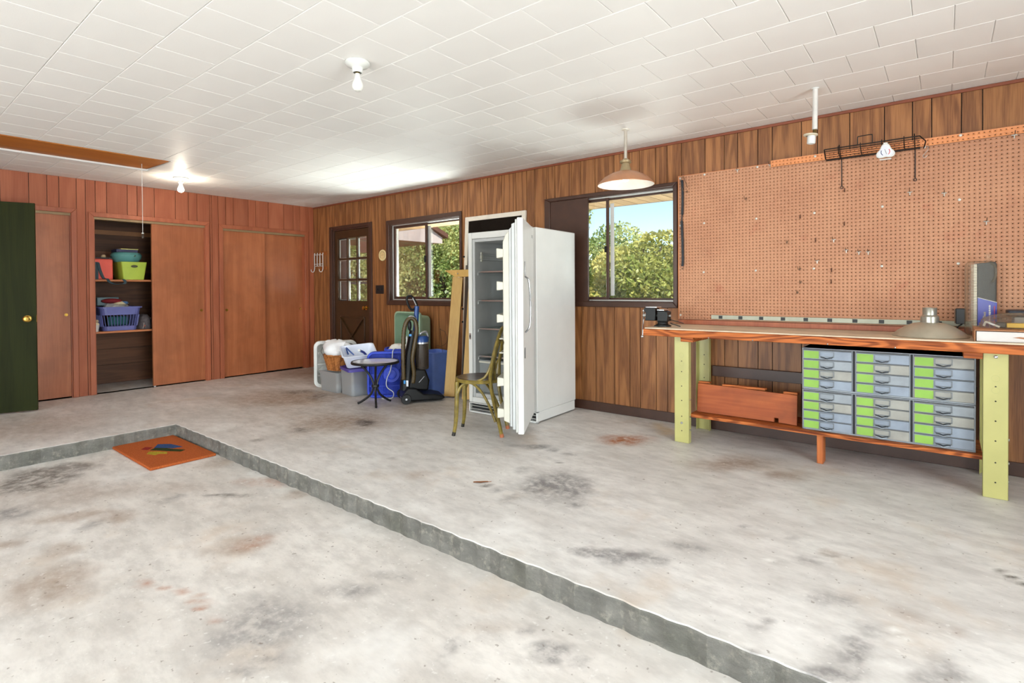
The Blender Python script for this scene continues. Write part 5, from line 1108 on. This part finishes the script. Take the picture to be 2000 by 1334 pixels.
# ------------------------------------------------------------------ wall bits near the door
hk = thing('hook_rack', 'white wire over-door hook rack on the wall by the corner', 'hook rack', (.17, -.003, 1.44))
MB().box((-.02, -.011, .255), (.20, -.001, .315)).build('top_rail', plain('rail_orange', (150, 84, 34), .5), hk, bevel=.002)
MB().box((.02, -.011, .04), (.20, -.001, .09)).build('back_rail', plain('rail_orange', (150, 84, 34)), hk, bevel=.002)
for k in range(4):
    x = -.11+.075*k
    MB().tube(spline([(x, -.014, .285), (x, -.022, .29), (x, -.024, .20), (x, -.024, .06), (x, -.045, .012), (x-.02, -.065, .02), (x-.028, -.065, .05)] if k in (0, 3) else [(x, -.014, .285), (x, -.022, .29), (x, -.024, .20), (x, -.024, .10)], 5), .0055, 7).build('hook', WHITEP, hk, smooth=True)
for z in (.27, .13, .10): MB().tube([(-.115, -.024, z), (.12, -.024, z)], .005, 7).build('cross_wire', WHITEP, hk, smooth=True)
gg = thing('round_thermometer', 'round cream wall thermometer between the door and window', 'thermometer', (1.685, -.001, 1.637))
MB().lathe([(.073, 0), (.076, .006), (.072, .014), (.064, .016), (.060, .010), (0, .010)], 36, RX(PI/2), cap=False).build('case', plain('cream_gauge', (236, 214, 158), .4), gg, smooth=True)
MB().lathe([(.059, .0102), (.059, .0112), (0, .0112)], 32, RX(PI/2), cap=False).build('dial', plain('dial_tan', (226, 196, 140), .5), gg)
for k in range(12):
    a = math.radians(-40+k*260/11); MB().box((-.0025, -.0122, .044), (.0025, -.0113, .056), RY(a-PI*.5)).build('tick', plain('ink_black', (30, 30, 36)), gg)
MB().bar((-.02, -.0125, -.004), (.03, -.0125, .008), .0012, .008, (0, 1, 0)).build('needle', plain('ink_rust', (150, 70, 40), .5), gg)
so = thing('outlet_plate', 'black switch plate on the panelling below the round thermometer', 'switch plate', (1.612, -.0005, 1.18))
MB().box((-.085, -.006, -.058), (.085, 0, .058)).build('plate', plain('black_plastic', (28, 28, 30)), so, bevel=.002)
for x in (-.045, .045): MB().box((x-.008, -.016, -.012), (x+.008, -.006, .012)).build('toggle', plain('black_toggle', (20, 20, 20), .3), so, bevel=.002)
# ------------------------------------------------------------------ things in the open closet
SZ1, SZ2 = 1.3175, .7075
XC = -.22
rb = thing('cooler_bag', 'coral red cooler bag with dark strap on the upper closet shelf', 'bag', (-.32, -2.655, SZ1))
CORAL = plain('coral_nylon', (226, 92, 76), .6, var=.05); NAVY = plain('dark_webbing', (40, 62, 70), .7)
MB().box((-.13, -.125, .0), (.14, .135, .245)).build('body', CORAL, rb, bevel=.015, seg=3)
MB().box((-.128, -.122, .2455), (.138, .132, .262)).build('lid', plain('dark_lid', (48, 46, 50), .6), rb, bevel=.006)
MB().box((.1405, -.055, .0), (.145, -.01, .205)).build('front_strap', NAVY, rb)
m = MB(); P = spline([(.147, -.03, .20), (.155, -.01, .10), (.17, .02, .012), (.215, .04, .010), (.232, .06, -.03), (.236, .12, -.055), (.236, .20, -.05), (.226, .215, -.02), (.215, .20, .004)], 6)
m.loft([[p+Vector((0, 0, .003)), p+Vector((.003, .004, 0)), p-Vector((0, 0, .003)), p-Vector((0, -.03, .0))] for p in P]); m.build('shoulder_strap', NAVY, rb)
gb = thing('lime_bin', 'lime green fabric bin with oval grip on the upper closet shelf', 'bin', (-.305, -2.325, SZ1), 0)
LM = plain('lime_fabric', (168, 188, 66), .6, var=.05)
o = lambda a, b, z, y=0: [Vector((x, yy+y, z)) for x, yy in rrect(a, b, .015, 3)]
MB().loft([o(.36, .215, 0), o(.40, .27, .215), o(.392, .262, .215), o(.352, .207, .006)]).build('bin', LM, gb, bevel=.002)
MB().lathe([(0, 0), (.036, 0), (.036, .002), (0, .002)], 24, T(.197, 0, .162) @ RY(PI/2+.09), .45, 1).build('grip_hole', plain('grip_dark', (70, 70, 34), .6), gb)
tl = thing('teal_basin', 'teal plastic basin resting on the lime bin', 'basin', (-.30, -2.355, SZ1+.2165))
TEAL = plain('teal_plastic', (92, 150, 146), .4, var=.04)
MB().lathe([(0, 0), (.125, 0), (.158, .04), (.168, .085), (.150, .112), (.120, .118), (0, .118)], 36, None, 1.05, .95, cap=False).build('basin', TEAL, tl, smooth=True)
MB().lathe([(0, 0), (.034, 0), (.034, .003), (0, .003)], 20, T(.165, .02, .075) @ RY(PI/2), .35, 1).build('grip_hole', plain('grip_dark', (70, 70, 34)), tl)
bk = thing('navy_box', 'navy box with yellow lid edge on top of the teal basin', 'box', (-.32, -2.365, SZ1+.336))
MB().box((-.10, -.11, 0), (.10, .11, .034)).build('box', plain('navy_card', (46, 48, 84), .5), bk, bevel=.002)
MB().box((-.05, -.07, .0345), (.105, .112, .042), RZ(.05)).build('yellow_edge', plain('pale_yellow', (232, 226, 130), .5), bk, bevel=.001)
kn = thing('wooden_ball', 'small pale wooden knob lying behind the coral bag', 'knob', (-.40, -2.545, SZ1+.262)); kn.location = (-.36, -2.57, SZ1+.2625)
MB().lathe([(0, 0), (.02, .004), (.026, .018), (.022, .034), (.01, .042), (0, .043)], 16, cap=False).build('ball', plain('pale_wood_knob', (206, 178, 140), .5), kn, smooth=True)
LAV = plain('periwinkle_plastic', (104, 108, 168), .4, var=.05)
lq = thing('laundry_basket', 'periwinkle blue laundry basket heaped with clothes on the lower closet shelf', 'basket', (-.33, -2.45, SZ2), PI/2)
slotted_basket(lq, .34, .30, .285, .42, .36, LAV)
cl_ = thing('clothes_heap', 'heap of folded clothes with a dark red garment in the laundry basket', 'clothes', (-.33, -2.46, SZ2+.20))
lump(.125, .15, .15, 26, 7, 21, .3).build('pile', plain('grey_white_laundry', (196, 190, 186), .85, var=.2, vscale=12), cl_, smooth=True, angle=60)
MB().ball((.07, -.06, .155), (.08, .105, .030), 14, 8).build('red_garment', plain('dark_red_cloth', (150, 32, 40), .85, var=.2), cl_, smooth=True)
MB().ball((.10, .03, .125), (.06, .08, .022), 12, 8).build('cream_garment', plain('cream_cloth', (222, 206, 170), .85), cl_, smooth=True)
MB().ball((.11, .06, .13), (.05, .04, .022), 12, 8).build('blue_garment', plain('blue_cloth', (70, 104, 150), .85), cl_, smooth=True)
m = MB().box((-.10, -.19, .10), (.02, .03, .20)); m.build('folded_tub', plain('slate_box', (104, 124, 130), .5), cl_, bevel=.01)
for k in range(5): MB().ball((.115, -.10+.045*k, .03), (.024, .022, .045), 10, 8).build('white_sock', plain('white_cloth', (222, 222, 226), .85), cl_, smooth=True)
MB().box((.06, -.11, -.14), (.115, .10, -.03)).build('teal_cloth', plain('teal_cloth', (30, 84, 90), .85), cl_, bevel=.02)
MB().lathe([(0, 0), (.05, 0), (.05, .02), (0, .02)], 20, T(.125, .02, .06) @ RY(PI/2), .4, 1).build('yellow_cloth', plain('yellow_cloth', (180, 160, 40), .85), cl_, smooth=True)
wp = thing('white_pot', 'small white pot of oddments at the side of the lower closet shelf', 'pot', (-.18, -2.715, SZ2))
MB().lathe([(0, 0), (.042, 0), (.052, .075), (.056, .08), (.050, .08), (.040, .01)], 24, cap=False).build('pot', WHITEP, wp, smooth=True)
for k, (x, y, z) in enumerate(((.01, .02, .085), (-.02, .0, .095), (.015, -.02, .11), (-.01, .02, .12))): MB().ball((x, y, z), (.026, .03, .022), 10, 8).build('oddment', plain('oddment_%d' % k, ((222, 206, 170), (206, 150, 80), (232, 230, 224), (190, 170, 140))[k], .7), wp, smooth=True)
sb = thing('striped_bag', 'dark striped cloth bag slumped beside the laundry basket', 'bag', (-.30, -2.175, SZ2))
lump(.14, .075, .175, 22, 6, 31, .25).build('bag', plain('striped_cloth', (96, 88, 90), .8, var=.2, vscale=30), sb, smooth=True, angle=60)
for k in range(4): MB().tube(spline([(.13-.01*k, -.05+.028*k, .01), (.118-.015*k, -.035+.028*k, .07), (.07, -.02+.024*k, .14)], 4), .003, 5).build('stripe', plain('pale_stripe', (196, 176, 164), .8), sb, smooth=True)
MB().prism([(-.012, 0), (.0, .012), (.012, 0), (.0, .026), ], 0, .004, T(.136, -.03, .03) @ RZ(PI/2)).build('arrow_patch', plain('rust_patch', (196, 96, 64), .7), sb)

# dried leaf on the slab
dl = thing('dried_leaf', 'curled brown dried leaf lying on the raised slab', 'leaf', (5.34, -2.12, .0008), .75)
MB().loft([[Vector((x, -w_, .004+.010*abs(x)*8)), Vector((x, 0, .002)), Vector((x, w_, .004+.012*abs(x)*8))] for x, w_ in ((-.045, .001), (-.024, .010), (0, .013), (.024, .009), (.045, .001))], closed=False, cap=False).build('blade', plain('dry_leaf_brown', (140, 84, 46), .8), dl, smooth=True)
MB().tube([(.042, 0, .005), (.065, .006, .003)], .0016, 5).build('stalk', plain('dry_leaf_brown', (140, 84, 46)), dl)
# ------------------------------------------------------------------ outdoors
SOFF = wood('soffit_boards', (170, 138, 100), (144, 112, 78), 'y', .6, .7, 6, 8, .6, 90, .08, .02)
eave = MB().box((-1.2, .14, 2.092), (XE+.9, .80, 2.17)).box((-1.2, .78, 2.072), (XE+.9, .82, 2.24)).build('roof_eave', plain('eave_brown', (112, 84, 62), .6)); struct(eave, 'roof eave with boarded soffit outside the windows', 'roof')
x = -.4
i = 0
while x < 6.2:
    MB().box((x+.004, .141, 2.070), (x+.138, .778, 2.090)).build('soffit_board', SOFF, eave); x += .142
gnd = MB().box((-60, .14, -.6), (40, 70, -.35)).build('ground', plain('yard_ground', (158, 152, 116), .9, var=.2, vscale=1.2)); struct(gnd, 'grassy yard ground outside the windows', 'ground')
drv = MB().box((XE+.14, -30, -.5), (40, .14, -.115)).box((-20, -30, -.5), (XE+.14, YS-.14, -.115)).build('driveway', plain('driveway_concrete', (190, 184, 176), .8)); struct(drv, 'pale driveway outside the garage doorway', 'driveway')
# neighbouring wing of the house seen through window 1 and the door
PINK = plain('wing_fascia_paint', (238, 218, 208), .6, var=.03)
wg = thing('house_wing', 'pale boxed gable end of the house wing seen through the window by the door', 'building', (0, 0, 0))
MB().prism([(1.55, 2.055), (2.70, 2.055), (2.70, 2.17), (2.36, 2.34), (1.55, 2.34)], 0, .04, Matrix(((0, 1, 0, -.02), (1, 0, 0, 0), (0, 0, 1, 0), (0, 0, 0, 1)))).build('fascia_panel', PINK, wg)
MB().box((-1.6, .9, 2.06), (-.03, 2.68, 2.09)).build('soffit', plain('wing_soffit', (190, 140, 108), .7), wg)
MB().box((-.10, .84, 1.80), (.0, 1.55, 2.34)).build('beam_end', plain('wing_brown', (120, 80, 62), .7), wg)
MB().prism([(1.2, 1.75), (1.6, 2.05), (1.2, 2.05)], 0, .06, Matrix(((0, 1, 0, -.06), (1, 0, 0, 0), (0, 0, 1, 0), (0, 0, 0, 1)))).build('bracket', plain('wing_brown', (120, 80, 62)), wg)
MB().prism([(1.2, 2.80), (2.80, 2.16), (2.80, 2.24), (1.2, 2.90)], -.06, .10, Matrix(((0, 1, 0, -.02), (1, 0, 0, 0), (0, 0, 1, 0), (0, 0, 0, 1)))).build('rake_board', plain('wing_brown', (120, 80, 62)), wg)
MB().prism([(.84, 2.34), (2.36, 2.34), (.84, 2.95)], -1.6, .0, Matrix(((0, 1, 0, -.06), (1, 0, 0, 0), (0, 0, 1, 0), (0, 0, 0, 1)))).build('roof', plain('wing_shingles', (120, 104, 92), .9), wg)
def leaf_mesh(name, centres, radii, n, size, rs):
    centres = np.array(centres); radii = np.array(radii)
    wgt = (radii.prod(1))**(2/3); idx = rs.choice(len(centres), n, p=wgt/wgt.sum())
    d = rs.normal(size=(n, 3)); d /= np.linalg.norm(d, axis=1)[:, None]
    r = rs.uniform(.72, 1.05, n)**.7
    P = centres[idx]+d*radii[idx]*r[:, None]
    a = rs.normal(size=(n, 3))+d*.6; a /= np.linalg.norm(a, axis=1)[:, None]
    b = np.cross(a, rs.normal(size=(n, 3))); b /= np.linalg.norm(b, axis=1)[:, None]
    s = rs.uniform(.6, 1.25, n)[:, None]*size
    q = np.stack([P-a*s, P+b*s*.55, P+a*s, P-b*s*.55], 1).reshape(-1, 3)
    me = bpy.data.meshes.new(name); me.vertices.add(4*n); me.vertices.foreach_set('co', q.ravel().astype(np.float32))
    me.loops.add(4*n); me.loops.foreach_set('vertex_index', np.arange(4*n, dtype=np.int32))
    me.polygons.add(n); me.polygons.foreach_set('loop_start', np.arange(0, 4*n, 4, dtype=np.int32)); me.update(calc_edges=True)
    return me
def leaf_mat(name, c1, c2, c3):
    t = NT(name); co = t.coord(); g = t.new('ShaderNodeNewGeometry')
    c = t.mix(t.ramp(g.outputs['Random Per Island'], (0, 1)), lin(c1), lin(c2))
    c = t.mix(t.ramp(t.noise(co, .9, 3), (.45, .65)), c, lin(c3))
    t.put(t.b.inputs['Base Color'], c); t.b.inputs['Roughness'].default_value = .45
    tl = t.new('ShaderNodeBsdfTranslucent'); t.put(tl.inputs[0], c); mx = t.new('ShaderNodeMixShader'); mx.inputs[0].default_value = .35
    t.l.new(t.b.outputs[0], mx.inputs[1]); t.l.new(tl.outputs[0], mx.inputs[2]); t.l.new(mx.outputs[0], t.n['Material Output'].inputs[0]); return t.m
LEAFY = leaf_mat('leaves_yellow_green', (208, 204, 112), (138, 152, 68), (222, 208, 122))
LEAFG = leaf_mat('leaves_mid_green', (198, 206, 128), (112, 140, 74), (224, 220, 150))
BARK = plain('bark', (112, 96, 80), .9, var=.2, bump=.4, bscale=40)
def tree(label, loc, h, rad, n, mat, seed, low=.0, size=.052):
    rs = np.random.default_rng(seed)
    t = thing('tree', label, 'tree', (loc[0], loc[1], -.35), 0, 'trees outside the windows')
    cs = []; rd = []
    for k in range(26):
        z = low+(h-low)*rs.uniform(.08, .92); f = math.sin(PI*min(1, (z-low)/(h-low)*.86+.14))**.6
        a = rs.uniform(0, 2*PI); rr = rad*f*rs.uniform(.25, .8)
        cs.append((rr*math.cos(a), rr*math.sin(a), z)); s = rs.uniform(.32, .55)*rad; rd.append((s, s, s*rs.uniform(.6, .85)))
    me = leaf_mesh('crown', cs, rd, int(n*1.7), size, rs); me.materials.append(mat)
    o = bpy.data.objects.new('crown', me); COL.objects.link(o); o.parent = t; o['kind'] = 'stuff'
    m = MB(); m.tube([(0, 0, -.1), (.05, .02, h*.3), (-.04, .05, h*.6), (0, 0, h*.85)], [.09, .075, .05, .02], 8); m.build('trunk', BARK, t, smooth=True)
    m = MB()
    for k in range(9):
        c = Vector(cs[k]); z0 = max(.2, c[2]-rad*.55); m.tube(spline([(0, 0, z0*.8), (c[0]*.5, c[1]*.5, (z0+c[2])/2), tuple(c)], 3), .018, 5)
    m.build('branches', BARK, t, smooth=True)
    return t
TREES = [
 ('yellow-green bushy tree against the sky in the window by the pegboard', (2.9, 5.4), 2.75, 1.2, 15000, LEAFY, 1),
 ('feathery yellow-green tree at the pegboard side of the half-blanked window', (4.9, 6.4), 2.9, 1.15, 14000, LEAFY, 2),
 ('darker green tree behind the yellow-green one in the half-blanked window', (.6, 8.6), 3.0, 1.5, 14000, LEAFG, 3),
 ('dense green tree filling the lower part of the window by the door', (-3.4, 6.0), 4.2, 1.9, 18000, LEAFG, 4),
 ('tall pale green tree behind the wing of the house', (-1.8, 8.0), 6.0, 2.2, 16000, LEAFY, 5),
 ('green tree seen through the meeting stile side of the window by the door', (-5.6, 7.4), 4.8, 2.2, 16000, LEAFG, 6),
 ('green tree seen through the panes of the outside door', (-7.6, 5.4), 4.2, 2.1, 14000, LEAFG, 7),
 ('far green tree beyond the outside door panes', (-10.4, 7.0), 4.6, 2.3, 12000, LEAFG, 8)]
for lb, loc, h, r, n, mt, sd_ in TREES: tree(lb, loc, h, r, n, mt, sd_)
